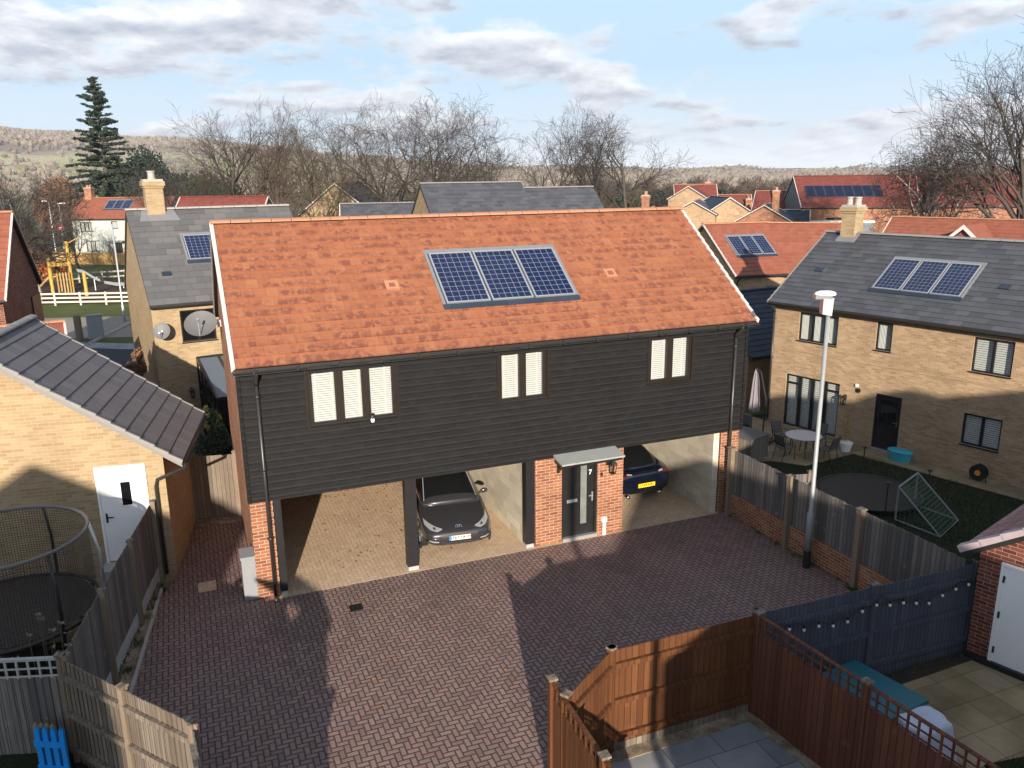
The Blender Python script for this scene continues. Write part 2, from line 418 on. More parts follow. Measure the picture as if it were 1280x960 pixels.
M['post_wood'] = wood_mat('fence post', [(.16,.12,.085),(.2,.155,.11),(.24,.19,.14)], .2)
M['gravelboard'] = plain('concrete gravel board', (.34,.34,.33), .85, var=.2)
M['bark'] = plain('grey brown bark', (.07,.057,.047), .9, var=.35, scale=3)
M['twig'] = plain('bare twigs', (.055,.043,.036), .9, var=.3, scale=.4)
M['twig_red'] = plain('reddish bare twigs', (.085,.05,.04), .9, var=.3, scale=.4)
M['twig_olive'] = plain('olive bare twigs', (.078,.062,.038), .9, var=.3, scale=.4)
M['birch_bark'] = plain('white birch bark', (.5,.47,.42), .8, var=.35, scale=2)
M['conifer'] = plain('dark conifer needles', (.022,.042,.028), .8, var=.5, scale=.8)
M['conifer_b'] = plain('paler conifer needles', (.05,.075,.035), .8, var=.5, scale=.8)  # second, paler needle green mixed in at random
M['evergreen'] = plain('evergreen leaves', (.045,.07,.022), .7, var=.5, scale=1.2)
M['yellow_leaf'] = plain('yellow green leaves', (.3,.26,.04), .7, var=.4, scale=2)
M['orange_leaf'] = plain('orange leaves', (.4,.13,.03), .7, var=.4, scale=2)
M['brown_leaf'] = plain('brown leaves', (.16,.085,.05), .8, var=.4, scale=2)
M['fallen'] = plain('fallen brown leaves', (.3,.13,.045), .8, var=.5, scale=9)
M['render'] = plain('pale grey render', (.5,.53,.49), .8, var=.05)
M['render_grey'] = plain('grey cladding', (.14,.15,.155), .7, var=.15)
M['car_grey'] = plain('metallic dark grey paint', (.05,.05,.058), .25, .35, var=.05, coat=1.)
M['car_navy'] = plain('metallic navy paint', (.004,.006,.017), .2, .3, var=.05, coat=1.)
M['tyre'] = plain('tyre rubber', (.012,.012,.012), .8)
M['black_plastic'] = plain('black plastic trim', (.012,.012,.013), .5)
M['lens'] = plain('clear lamp lens', (.42,.43,.45), .12, .5)
M['red_lens'] = plain('red lamp lens', (.07,.005,.005), .15)
M['plate_white'] = plain('white number plate', (.78,.78,.72), .4, var=.03)
M['plate_yellow'] = plain('yellow number plate', (.85,.55,.01), .4, var=.03)
M['plate_blue'] = plain('blue plate band', (.03,.2,.6), .4)
M['net'] = plain('black netting', (.012,.012,.014), .8)
M['mat_black'] = plain('black jumping mat', (.01,.01,.012), .7)
M['teal_tile'] = plain('teal plastic cover', (.012,.11,.14), .5, var=.1)
M['teal_tub'] = plain('turquoise plastic', (.04,.34,.42), .4, var=.15)
M['toy_blue'] = plain('bright blue plastic', (.01,.25,.7), .4, var=.06)
M['tarp'] = plain('pale silver cover', (.42,.46,.55), .5, var=.12, scale=5)
M['parasol'] = plain('mauve grey parasol cloth', (.2,.18,.2), .8, var=.12)
M['rattan'] = plain('dark rattan', (.085,.08,.078), .8, var=.3, scale=25)
M['planter_wood'] = wood_mat('planter timber', [(.14,.12,.1),(.18,.155,.13),(.22,.19,.16)], .14)
M['soil'] = plain('dark soil', (.03,.02,.015), .95, var=.4)
M['table_top'] = plain('grey table top', (.45,.44,.47), .4, var=.08)
M['dark_metal'] = plain('dark metal', (.03,.03,.033), .45, .4)
M['bulb'] = plain('frosted bulb glass', (.75,.74,.68), .2, var=.02)
M['sign_red'] = plain('red sign', (.6,.02,.03), .4, var=.03)
M['orange'] = plain('orange plastic', (.7,.25,.03), .5)
M['blue_cover'] = plain('blue sheet', (.01,.1,.42), .5, var=.1)
M['conserv'] = plain('polycarbonate roof', (.1,.13,.16), .55, var=.15)
M['dish'] = plain('grey satellite dish', (.17,.17,.175), .6, .0, var=.08)
M['soffit'] = plain('grey soffit', (.2,.19,.18), .7)

def dim(m, k):
    nt = m.node_tree; b = nt.nodes.get('Principled BSDF'); s = b.inputs['Base Color']
    mx = nt.nodes.new('ShaderNodeMix'); mx.data_type = 'RGBA'; mx.blend_type = 'MULTIPLY'; mx.inputs[0].default_value = 1
    if s.links: nt.links.new(s.links[0].from_socket, mx.inputs[6])
    else: mx.inputs[6].default_value = s.default_value
    mx.inputs[7].default_value = (k, k, k, 1); nt.links.new(mx.outputs[2], s)
for k_ in ('red_brick','buff_brick','terracotta','terracotta_plain','red_tile','ridge','slate','slate_light','clad','verge','blind','brown_frame','black_pvc','fence_warm','fence_brown','render','conifer','conifer_b','evergreen','play_yellow','fence_yellow','rail_white','ridge_pale','ridge_grey','alu','lead','dish','grass','red_brick','car_grey'):
    if k_ != 'red_brick' or not M[k_].get('d'): dim(M[k_], .74); M[k_]['d'] = 1
dim(M['clad'], .76); dim(M['blind'], .84); dim(M['buff_brick'], .93); dim(M['plate_white'], .8); dim(M['fence_brown'], .74); dim(M['buff_brick'], .88); dim(M['buff_slab'], .8); dim(M['grey_slab'], .85); dim(M['tan_brick'], .86); dim(M['dark_red_brick'], .9)

def net_mat(name, col, cell=.06, th=.16):
    m, n, b = newmat(name); uv = uvn(n); x, y, z = n.xyz(uv)
    fx = n.math('FRACT', n.math('DIVIDE', x, cell)); fy = n.math('FRACT', n.math('DIVIDE', y, cell))
    e = n.math('MINIMUM', fx, fy)
    n.put(b.inputs['Base Color'], col); b.inputs['Roughness'].default_value = .8
    n.put(b.inputs['Alpha'], n.math('LESS_THAN', e, th)); return m
M['mesh_net'] = net_mat('trampoline net', (.012,.012,.014), .05, .16)
M['goal_net'] = net_mat('goal net', (.05,.11,.06), .13, .13)

# ------------------------------------------------------------------ camera, light, sky
cd = bpy.data.cameras.new('camera'); cam = bpy.data.objects.new('camera', cd); COL.objects.link(cam)
F_, PI_, RO_, YA_ = 1012.2653, 0.253777, -0.011125, 0.384231
fw = Vector((math.sin(YA_)*math.cos(PI_), math.cos(YA_)*math.cos(PI_), -math.sin(PI_)))
r0 = Vector((math.cos(YA_), -math.sin(YA_), 0)); u0 = r0.cross(fw)
rr = r0*math.cos(RO_)+u0*math.sin(RO_); uu = -r0*math.sin(RO_)+u0*math.cos(RO_)
mw = Matrix((( rr.x, uu.x, -fw.x, -.79808106), (rr.y, uu.y, -fw.y, -16.60698678), (rr.z, uu.z, -fw.z, 8.80712843), (0,0,0,1)))
cam.matrix_world = mw
cd.sensor_fit = 'HORIZONTAL'; cd.sensor_width = 36; cd.lens = 36*F_/1280; cd.clip_end = 20000; cd.clip_start = .1
scene.camera = cam
SUN_AZ = math.atan2(-.295, -1.0)          # towards the sun, from +Y towards +X
SUN_EL = math.atan2(.295, math.hypot(.295, 1))
sd = bpy.data.lights.new('sun', 'SUN'); sun = bpy.data.objects.new('sun', sd); COL.objects.link(sun)
sd.energy = 5.0; sd.angle = R(.55); sd.color = (1.0, .88, .74)
sun.rotation_euler = Vector((.295, 1, -.295)).to_track_quat('-Z', 'Y').to_euler()
sun.location = (-20, -60, 60)
w = bpy.data.worlds.new('World'); scene.world = w; w.use_nodes = True
n = NT(w.node_tree); bg = n.n['Background']
sky = n.node('ShaderNodeTexSky', sky_type='NISHITA'); sky.sun_disc = False
sky.sun_elevation = SUN_EL; sky.sun_rotation = SUN_AZ % (2*PI); sky.air_density = 1.; sky.dust_density = .6; sky.ozone_density = 1.4; sky.altitude = 60
gen = n.node('ShaderNodeTexCoord').outputs['Generated']
dx, dy, dz = n.xyz(gen)
dzc = n.math('MAXIMUM', dz, 0.)
q = n.math('ADD', dzc, .2)
px = n.math('DIVIDE', dx, q); py = n.math('DIVIDE', dy, q)
# rotate so that px runs across the view
cy_, sy_ = math.cos(.384), math.sin(.384)
ax_ = n.math('SUBTRACT', n.math('MULTIPLY', px, cy_), n.math('MULTIPLY', py, sy_))
ay_ = n.math('ADD', n.math('MULTIPLY', px, sy_), n.math('MULTIPLY', py, cy_))
def cloud(shift):
    v = n.comb(n.math('MULTIPLY', ax_, 1.15), n.math('ADD', ay_, shift), 5.3)
    a = n.noise(v, 1.8, 10, .6, dist=.05)
    bq = n.noise(v, .55, 2, .5)
    return n.math('ADD', n.math('MULTIPLY', a, .7), n.math('MULTIPLY', bq, .42))
d0 = cloud(0.); d1 = cloud(.11)
cov = n.rng(d0, .545, .605, 0., 1.)
shade = n.rng(n.math('SUBTRACT', d0, d1), -.09, .11, 1., 0.)
thick = n.rng(d0, .58, .8, 0., 1.)
lit = n.mix(shade, (2.25,2.45,2.95), (5.8,5.8,5.85))
lit = n.mix(n.math('MULTIPLY', thick, .45), lit, (2.25,2.45,2.95))
hz = n.rng(dzc, 0., .12, 1., 0.)
low = n.rng(dzc, .18, .45, 1., 0.)
skyc = n.mix(low, sky.outputs[0], n.mix(hz, (2.8,3.9,4.9), (4.5,5.0,5.4)))
colr = n.mix(n.math('MULTIPLY', cov, .9), skyc, lit)
veil = n.rng(dzc, 0., .045, .8, 0.)
colr = n.mix(veil, colr, (5.5,5.8,6.1))
n.put(bg.inputs['Color'], colr); bg.inputs['Strength'].default_value = .113
scene.view_settings.view_transform = 'Standard'; scene.view_settings.look = 'None'
scene.view_settings.exposure = .95; scene.view_settings.gamma = 1
scene.cycles.max_bounces = 6; scene.cycles.transparent_max_bounces = 24
scene.cycles.use_denoising = True

# ------------------------------------------------------------------ building helpers
def holed_wall(mb, u0, u1, z0, z1, holes, T, depth=.09, m=0):
    """wall sheet u0..u1, z0..z1 with rectangular openings (u,z,w,h) and their reveals; T(u, d, z), d outward"""
    us = sorted({u0, u1, *[h[0] for h in holes], *[h[0]+h[2] for h in holes]})
    zs = sorted({z0, z1, *[h[1] for h in holes], *[h[1]+h[3] for h in holes]})
    us = [u for u in us if u0 <= u <= u1]; zs = [z for z in zs if z0 <= z <= z1]
    for a, b in zip(us, us[1:]):
        for c, d in zip(zs, zs[1:]):
            mu, mz = (a+b)/2, (c+d)/2
            if any(h[0] < mu < h[0]+h[2] and h[1] < mz < h[1]+h[3] for h in holes): continue
            mb.face([T(a,0,c), T(b,0,c), T(b,0,d), T(a,0,d)], m)
    for (u, z, w_, h_) in holes:
        p = [(u,z),(u+w_,z),(u+w_,z+h_),(u,z+h_)]
        for i in range(4):
            a, b = p[i], p[(i+1) % 4]
            mb.face([T(a[0],0,a[1]), T(b[0],0,b[1]), T(b[0],-depth,b[1]), T(a[0],-depth,a[1])], m)

def window(parent, T, u, z, w_, h_, n=2, frame='black_frame', blind='slat', rec=.07, fw_=.055, bars=None, sill=True, mull=None, name='window'):
    """casement window recessed by rec: frame > glass pane, blind"""
    mb = MB(); d0, d1 = -rec-.05, -rec+.015
    B = lambda a, b, c, d, e0=d0, e1=d1: mb.box(a, b, e0, e1, c, d, 0, T)
    B(u, u+fw_, z, z+h_); B(u+w_-fw_, u+w_, z, z+h_); B(u+fw_, u+w_-fw_, z, z+fw_); B(u+fw_, u+w_-fw_, z+h_-fw_, z+h_)
    mw_ = mull or fw_*1.5
    step = (w_-2*fw_)/n
    for i in range(1, n): B(u+fw_+i*step-mw_/2, u+fw_+i*step+mw_/2, z+fw_, z+h_-fw_)
    if sill: mb.box(u-.03, u+w_+.03, d1+.001, .05, z-.035, z-.003, 0, T)
    if bars:
        for (a, b, zz) in bars: mb.box(u+a, u+b, d0, d1, z+zz-.03, z+zz+.03, 0, T)
    o = mb.build(name, M[frame], parent)
    g = MB(); g.face([T(u+fw_, -rec-.02, z+fw_), T(u+w_-fw_, -rec-.02, z+fw_), T(u+w_-fw_, -rec-.02, z+h_-fw_), T(u+fw_, -rec-.02, z+h_-fw_)])
    g.build('glass_pane', M['glass'] if blind else M['dark_glass'], o)
    if blind:
        s = MB(); dd = -rec-.11
        s.box(u+.01, u+w_-.01, dd-.05, dd-.04, z+.01, z+h_-.01, 1, T)
        if blind == 'slat':
            k = max(8, int(h_/.05)); st = (h_-.04)/k
            for i in range(k):
                za = z+.02+i*st
                s.face([T(u+.02, dd+.004, za), T(u+w_-.02, dd+.004, za), T(u+w_-.02, dd, za+st*.84), T(u+.02, dd, za+st*.84)])
            for i in range(n):
                for f in (.18, .78):
                    uc = u+fw_+(i+f)*step
                    s.box(uc-.022, uc+.022, dd+.004, dd+.008, z+.02, z+h_-.02, 0, T)
        elif blind == 'shutter':
            k = int(h_/.075); st = (h_-.04)/k
            for i in range(k):
                za = z+.02+i*st
                s.face([T(u+.03, dd+.02, za), T(u+w_-.03, dd+.02, za), T(u+w_-.03, dd+.012, za+st*.8), T(u+.03, dd+.012, za+st*.8)])
        elif blind == 'curtain':
            k = int(w_/.05)
            for i in range(k):
                a = u+.01+i*(w_-.02)/k; b = a+(w_-.02)/k; m_ = (a+b)/2
                s.face([T(a,dd,z+.01),T(m_,dd-.03,z+.01),T(m_,dd-.03,z+h_-.01),T(a,dd,z+h_-.01)]); s.face([T(m_,dd-.03,z+.01),T(b,dd,z+.01),T(b,dd,z+h_-.01),T(m_,dd-.03,z+h_-.01)])
        s.build('blind' if blind != 'curtain' else 'curtain', [M['blind'], M['dark_glass']], o)
    else:
        s = MB(); s.box(u+.01, u+w_-.01, -rec-.3, -rec-.29, z+.01, z+h_-.01, 0, T); s.build('interior', M['dark_glass'], o)
    return o

def slope(mb, P, uvec, svec, L, S, k, nvec, t=.02, m=0, v0=0., u0=0., skip=None):
    """stepped roof slope: k courses; P = lower left corner, uvec along the eave, svec up the slope, nvec outwards"""
    P = Vector(P); uvec = Vector(uvec).normalized(); svec = Vector(svec).normalized(); nvec = Vector(nvec).normalized()
    g = S/k
    for i in range(k):
        a = P+svec*(i*g)+nvec*t; b = P+svec*((i+1)*g)
        va, vb = v0+i*g+.004, v0+(i+1)*g-.004
        mb.face([a, a+uvec*L, b+uvec*L, b], m, [(u0,va),(u0+L,va),(u0+L,vb),(u0,vb)])
        c = P+svec*(i*g)
        mb.face([c, c+uvec*L, a+uvec*L, a], m, [(u0,va),(u0+L,va),(u0+L,va+.002),(u0,va+.002)])
    # verge closing edges
    for q in (P, P+uvec*L):
        for i in range(k):
            a = q+svec*(i*g); b = q+svec*((i+1)*g)
            mb.face([a, b, a+nvec*t], m)

def ridge_tiles(parent, a, b, mat, r=.11, L=.45, name='ridge_tiles', sq=.62):
    a = Vector(a); b = Vector(b); n_ = max(1, round((b-a).length/L)); mb = MB(); d = (b-a)/n_; e = d.normalized()
    side = e.cross(Vector((0,0,1))).normalized(); up = side.cross(e)
    for i in range(n_):
        p = a+d*i+e*.008; q_ = a+d*(i+1)-e*.008
        r1 = r*rnd.uniform(.97, 1.05)
        arc = [(math.cos(t)*r1*1.15, math.sin(t)*r1*sq-r1*.25) for t in [PI*j/8 for j in range(9)]]
        A_ = [p+side*x+up*y for x, y in arc]; B_ = [q_+side*x+up*y for x, y in arc]
        for j in range(8): mb.face([A_[j], A_[j+1], B_[j+1], B_[j]])
        mb.face(A_); mb.face(B_)
    return mb.build(name, mat, parent)

def roof_frame(L, D, he, hr, ov, vg, z0=0):
    """returns helper giving a point on the front roof slope: (u, s metres up the slope from the eave, h above)"""
    run = D/2+ov; rise = hr-he; S = math.hypot(run, rise)
    sv = Vector((0, run/S, rise/S)); nv = Vector((0, -rise/S, run/S))
    def P(u, s, h=0): return Vector((u, -ov, z0+he))+sv*s+nv*h
    return S, sv, nv, P

def gable_house(root, L, D, he, hr, wall, roof, ov=.3, vg=.08, front=(), g=.3, ridge='ridge', verge='verge', gutter=True,
                z0=0, walltop=None, back=True, rgt=None, tile_t=.02, base=-1.2, wallname='wall', recess=.09, fascia='black_pvc', verge_w=.05):
    """front wall at y=0 facing -y, from x=0 to L. front: openings (u,z,w,h)"""
    S, sv, nv, P = roof_frame(L, D, he, hr, ov, vg, z0)
    k = max(3, round(S/g)); th = .14
    sl = (hr-he)/(D/2+ov); wt = z0+he+sl*ov-th*1.1
    w_ = MB(); T = lambda u, d, z: (u, -d, z)
    holed_wall(w_, 0, L, z0+base, wt, [q[:4] for q in front], T, recess)
    pk = z0+hr-th*1.15
    for x in (0, L): w_.face([(x,0,z0+base),(x,D,z0+base),(x,D,wt),(x,D/2,pk),(x,0,wt)])
    w_.face([(0,D,z0+base),(L,D,z0+base),(L,D,wt),(0,D,wt)])
    wo = w_.build(wallname, M[wall], root)
    r = MB()
    slope(r, (-vg, -ov, z0+he), (1,0,0), sv, L+2*vg, S, k, nv, tile_t)
    svb = Vector((0, -sv.y, sv.z)); nvb = Vector((0, -nv.y, nv.z))
    slope(r, (-vg, D+ov, z0+he), (1,0,0), svb, L+2*vg, S, k, nvb, tile_t)
    # underside
    dn = nv*-th; dnb = nvb*-th; e = .001
    A = Vector((-vg,-ov,z0+he)); Bq = Vector((-vg,D/2,z0+hr)); Cq = Vector((-vg,D+ov,z0+he)); X = Vector((L+2*vg,0,0)); low = Vector((0,0,-th*1.2))
    rr_ = MB()
    for x in (Vector((0,0,0)), X):
        rr_.face([A+x, A+x+low*.8, Bq+x+low, Cq+x+low*.8, Cq+x, Bq+x])
    rr_.face([A+low*.8, A+X+low*.8, Bq+X+low, Bq+low]); rr_.face([Cq+low*.8, Cq+X+low*.8, Bq+X+low, Bq+low])
    rr_.face([A, A+X, A+X+low*.8, A+low*.8]); rr_.face([Cq, Cq+X, Cq+X+low*.8, Cq+low*.8])
    ro = r.build('roof', M[roof], root)
    rr_.build('roof_edge', M[fascia], ro, weld=False)
    ridge_tiles(ro, (-vg-.02, D/2, z0+hr+.03), (L+vg+.02, D/2, z0+hr+.03), M[ridge])
    if verge:
        for x in (-vg, L+vg):
            v = MB()
            sgn = -1 if x < 0 else 1
            for (p, s_) in ((A, sv), (Cq, svb)):
                kk = k
                for i in range(kk):
                    a = Vector((x, p.y, p.z))+s_*(S/kk*i); b = Vector((x, p.y, p.z))+s_*(S/kk*(i+1))
                    n2 = Vector((0, -s_.z, s_.y)) if s_.y > 0 else Vector((0, s_.z, -s_.y))
                    w2 = verge_w
                    a1, b1 = a+n2*(tile_t+.022), b+n2*(.015)
                    v.hexa([a+Vector((sgn*.02,0,-.05)), a+Vector((-sgn*w2,0,0)), b+Vector((-sgn*w2,0,0)), b+Vector((sgn*.02,0,-.05)),
                            a1+Vector((sgn*.02,0,0)), a1+Vector((-sgn*w2,0,0)), b1+Vector((-sgn*w2,0,0)), b1+Vector((sgn*.02,0,0))])
            v.build('verge', M[verge], ro)
    if gutter:
        gm = MB(); gy = -ov-.045; gz = z0+he-.05
        pts = [(math.cos(t)*.06, math.sin(t)*.06) for t in [PI+PI*i/8 for i in range(9)]]
        for i in range(8):
            a, b = pts[i], pts[i+1]
            gm.face([(-vg, gy+a[0], gz+a[1]), (L+vg, gy+a[0], gz+a[1]), (L+vg, gy+b[0], gz+b[1]), (-vg, gy+b[0], gz+b[1])])
        for x in (-vg, L+vg): gm.face([(x, gy+a, gz+b) for a, b in pts])
        gm.build('gutter', M['black_pvc'], root, smooth=True)
    return dict(S=S, sv=sv, nv=nv, P=P, T=T, roof=ro, wall=wo, wt=wt)

def solar_array(root, P, u0, u1, s0, s1, n=3, gap=.05, tray=True, mats=None, topflash=.18):
    mats = mats or ('alu' if tray else 'far_frame')
    """in-roof panels: flashing tray, frame, n modules; P(u, s, h)"""
    f = MB()
    if tray:
        a = .09
        f.hexa([P(u0-a,s0-.15,.0),P(u1+a,s0-.15,.0),P(u1+a,s0,.0),P(u0-a,s0,.0),P(u0-a,s0-.15,.04),P(u1+a,s0-.15,.04),P(u1+a,s0,.055),P(u0-a,s0,.055)], 1)
        f.hexa([P(u0-a,s1,.0),P(u1+a,s1,.0),P(u1+a,s1+topflash,.0),P(u0-a,s1+topflash,.0),P(u0-a,s1,.055),P(u1+a,s1,.055),P(u1+a,s1+topflash,.04),P(u0-a,s1+topflash,.04)], 0)
        for x0, x1 in ((u0-a, u0), (u1, u1+a)):
            f.hexa([P(x0,s0,.0),P(x1,s0,.0),P(x1,s1,.0),P(x0,s1,.0),P(x0,s0,.05),P(x1,s0,.05),P(x1,s1,.05),P(x0,s1,.05)], 0)
    f.hexa([P(u0-.02,s0-.02,.002),P(u1+.02,s0-.02,.002),P(u1+.02,s1+.02,.002),P(u0-.02,s1+.02,.002),P(u0-.02,s0-.02,.055),P(u1+.02,s0-.02,.055),P(u1+.02,s1+.02,.055),P(u0-.02,s1+.02,.055)], 1)
    o = f.build('solar_panel_array', [M['lead'], M['slate_blue']], root) if tray else None
    if o is None:
        o = bpy.data.objects.new('solar_panel_array', None); COL.objects.link(o); o.parent = root
    wd = (u1-u0)/n
    for i in range(n):
        a = u0+i*wd+gap/2*(i > 0); b = u0+(i+1)*wd-gap/2*(i < n-1)
        q_ = MB(); fr = .035
        for (x0,x1,y0,y1) in ((a,a+fr,s0,s1),(b-fr,b,s0,s1),(a+fr,b-fr,s0,s0+fr),(a+fr,b-fr,s1-fr,s1)):
            q_.hexa([P(x0,y0,.03),P(x1,y0,.03),P(x1,y1,.03),P(x0,y1,.03),P(x0,y0,.095),P(x1,y0,.095),P(x1,y1,.095),P(x0,y1,.095)], 1)
        ww, hh = b-a-2*fr, s1-s0-2*fr
        q_.face([P(a+fr,s0+fr,.085),P(b-fr,s0+fr,.085),P(b-fr,s1-fr,.085),P(a+fr,s1-fr,.085)], 0, [(0,0),(round(ww/.158)*.158,0),(round(ww/.158)*.158,round(hh/.158)*.158),(0,round(hh/.158)*.158)])
        q_.build('solar_module', [M['solar' if tray else 'solar_far'], M[mats]], o, weld=False)
    return o

def chimney(root, x, y, z0, z1, w_, d_, wall, pots=1, parent=None, cap='ridge_pale', potmat='ridge_pale'):
    m_ = MB(); m_.box(x-w_/2, x+w_/2, y-d_/2, y+d_/2, z0, z1-.32, 0)
    for i, (e, a, b) in enumerate(((.04, z1-.32, z1-.24), (.08, z1-.24, z1-.08), (.03, z1-.08, z1))):
        m_.box(x-w_/2-e, x+w_/2+e, y-d_/2-e, y+d_/2+e, a, b, 0 if i < 2 else 1)
    o = m_.build('chimney', [M[wall], M[cap]], parent or root)
    for i in range(pots):
        px_ = x+(i-(pots-1)/2)*.34
        p = MB(); p.lathe([(.14,0),(.14,.05),(.12,.07),(.125,.24),(.145,.26),(.145,.3),(.1,.3),(.1,.1)], 14, (px_, y, z1)); p.build('chimney_pot', M[potmat], o, smooth=False)
    fl = MB(); fl.box(x-w_/2-.02, x+w_/2+.02, y-d_/2-.02, y+d_/2+.02, z0, z0+.5, 0); 
    return o

def downpipe(root, T, u, z0, z1, d=.1, off=.25):
    m_ = MB(); r = .036
    m_.tube([T(u,d+off-.1,z1+.1), T(u,d+off-.1,z1), T(u,d+.02,z1-.18), T(u,d,z1-.26)], .042, 10)
    m_.tube([T(u,d,z1-.2), T(u,d,z0+.08)], r, 10)
    m_.tube([T(u,d,z0+.1), T(u,d+.12,z0+.02)], r, 10)
    zz = z1-.5
    while zz > z0+.3:
        m_.tube([T(u,d,zz-.03), T(u,d,zz+.03)], r+.008, 10); m_.box(u-.06,u+.06,0,d,zz-.012,zz+.012,0,T); zz -= 1.55
    return m_.build('downpipe', M['black_pvc'], root, smooth=True)

def lantern(root, T, u, z):
    m_ = MB()
    m_.box(u-.035,u+.035,0,.02,z-.05,z+.16,0,T); m_.bar(T(u,.02,z+.1),T(u,.14,z+.14),.02,.02)
    for a, b in ((-.065,-.065),(.065,-.065),(.065,.065),(-.065,.065)): m_.bar(T(u+a*.75,.14+b*.75,z-.18),T(u+a,.14+b,z+.06),.014,.014)
    tip = T(u,.14,z+.2); c = [T(u+a,.14+b,z+.06) for a, b in ((-.09,-.09),(.09,-.09),(.09,.09),(-.09,.09))]
    for i in range(4): m_.face([c[i], c[(i+1)%4], tip])
    m_.face(c); m_.box(u-.055,u+.055,.085,.195,z-.2,z-.17,0,T)
    o = m_.build('wall_lantern', M['iron'], root)
    g_ = MB(); g_.hexa([T(u+a*.045,.14+b*.045,z-.17) for a,b in ((-1,-1),(1,-1),(1,1),(-1,1))]+[T(u+a*.06,.14+b*.06,z+.05) for a,b in ((-1,-1),(1,-1),(1,1),(-1,1))]); g_.build('lantern_glass', M['glass'], o)
    return o

def sat_dish(root, c, normal, r, arm_to, name='satellite_dish'):
    m_ = MB(); n_ = Vector(normal).normalized(); a = n_.cross(Vector((0,0,1))).normalized(); b = a.cross(n_)
    c = Vector(c); K = 28; prev = None
    for j in range(6):
        rr_ = r*j/5; dep = -.22*r*(1-(j/5)**2)
        ringp = [c+a*math.cos(2*PI*i/K)*rr_*.93+b*math.sin(2*PI*i/K)*rr_+n_*dep for i in range(K)]
        if prev: 
            for i in range(K): m_.face([prev[i], prev[(i+1)%K], ringp[(i+1)%K], ringp[i]])
        prev = ringp
    o = m_.build(name, M['dish'], root, smooth=True)
    s = MB(); s.tube([c-n_*.22*r, Vector(arm_to)+Vector((0,0,0))], .022, 8); s.box(*[v for p in zip(Vector(arm_to)-Vector((.06,.06,.09)), Vector(arm_to)+Vector((.06,.06,.09))) for v in p])
    foc = c+n_*r*.75-b*r*.45
    s.tube([c-b*r*.95-n_*.02, foc], .014, 6); s.tube([foc-n_*.06, foc+n_*.06], .035, 10)
    s.build('dish_bracket', M['alu'], o); return o

# ================================================================== MAIN HOUSE
L, D, HE, HR, OV, VG, HC = 12.35, 6.5, 5.18, 7.79, .35, .09, 2.28
house = thing('house', 'house with orange tiled roof and black weatherboarding above an open car port', 'house', (0,0,0))
W1 = [(1.34,3.73,1.86,1.23),(5.57,3.76,1.19,1.19),(9.49,3.79,1.22,1.16)]
Tm = lambda u, d, z: (u, -d, z)
S, sv, nv, RP = roof_frame(L, D, HE, HR, OV, VG)
# brick carcass: left wall, right wall, back wall, gables
mb = MB(); sl = (HR-HE)/(D/2+OV); wt = HE+sl*OV-.16; pk = HR-.17
for x0, x1 in ((0,.10),):
    mb.prism([(x0,.02,-.3),(x0,D,-.3),(x0,D,wt),(x0,D/2,pk),(x0,.02,wt)], (x1-x0,0,0))
mb.prism([(L-.1,.0,HC),(L-.1,D,HC),(L-.1,D,wt),(L-.1,D/2,pk),(L-.1,.0,wt)], (.1,0,0))
mb.box(L-.1, L, .5, D, -.3, HC)
mb.box(.1, L-.1, D-.1, D, -.3, wt)
mb.build('wall', M['red_brick'], house)
for (x0, x1, y1) in ((0,.455,.45),):
    p = MB(); p.box(x0+.001, x1, .0, y1, -.3, HC-.002); p.build('brick_pier', M['red_brick'], house)
p = MB(); p.box(11.79, L, 0, .5, -.3, HC-.002); p.build('brick_pier', M['red_brick'], house)
# door block walls (front brick with door opening)
p = MB(); holed_wall(p, 6.49, 8.885, -.3, HC-.002, [(7.19,.03,.975,2.12)], Tm, .1)
p.face([(8.885,0,-.3),(8.885,6.4,-.3),(8.885,6.4,HC),(8.885,0,HC)]); p.face([(6.49,0,-.3),(6.49,.12,-.3),(6.49,.12,HC),(6.49,0,HC)])
p.build('porch_wall', M['red_brick'], house)
p = MB(); p.box(6.28, 6.40, .22, 6.39, -.3, HC-.004); p.build('block_wall', M['block'], house, label='cream blockwork wall lining the car port')
p = MB(); p.box(11.58, 11.75, .02, 6.39, -.3, HC-.004); p.build('block_wall', M['block'], house, label='cream blockwork wall lining the right bay')
p = MB(); p.box(.1, L-.1, .0, 6.4, HC, HC+.12); p.build('soffit', M['soffit'], house)
# timber posts
for (x0, x1, y0, y1) in ((.47,.62,-.01,.17),(3.30,3.56,-.01,.2),(6.24,6.455,-.01,.2)):
    p = MB(); p.box(x0, x1, y0, y1, .1, HC-.003); o = p.build('post', M['black_paint'], house)
    f_ = MB(); f_.box(x0+.01, x1-.01, y0+.01, y1-.01, -.05, .1); f_.build('post_foot', M['steel'], o)
# weatherboarding
mb = MB(); nb = 18; zb, zt = HC-.03, HE-.13; st = (zt-zb)/nb
for i in range(nb):
    za, zc = zb+i*st, zb+(i+1)*st; zm = (za+zc)/2
    cuts = sorted([(h[0]-.0, h[0]+h[2]) for h in W1 if h[1] < zm < h[1]+h[3]])
    segs = []; u = 0.
    for a, b in cuts: segs.append((u, a)); u = b
    segs.append((u, L))
    for a, b in segs:
        mb.face([(a,-.085,za),(b,-.085,za),(b,-.05,zc),(a,-.05,zc)])
        mb.face([(a,-.05,za),(b,-.05,za),(b,-.085,za),(a,-.085,za)])
holed_wall(mb, .0, L, zb+.001, zt, W1, lambda u, d, z: (u, -.04-d, z), .0)
mb.face([(0,0,zb),(L,0,zb),(L,-.06,zb),(0,-.06,zb)])
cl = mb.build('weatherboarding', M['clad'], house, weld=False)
for x in (0, L):
    c_ = MB(); c_.box(x-.035, x+.035, -.095, .06, zb-.005, zt); c_.build('corner_board', M['clad'], cl)
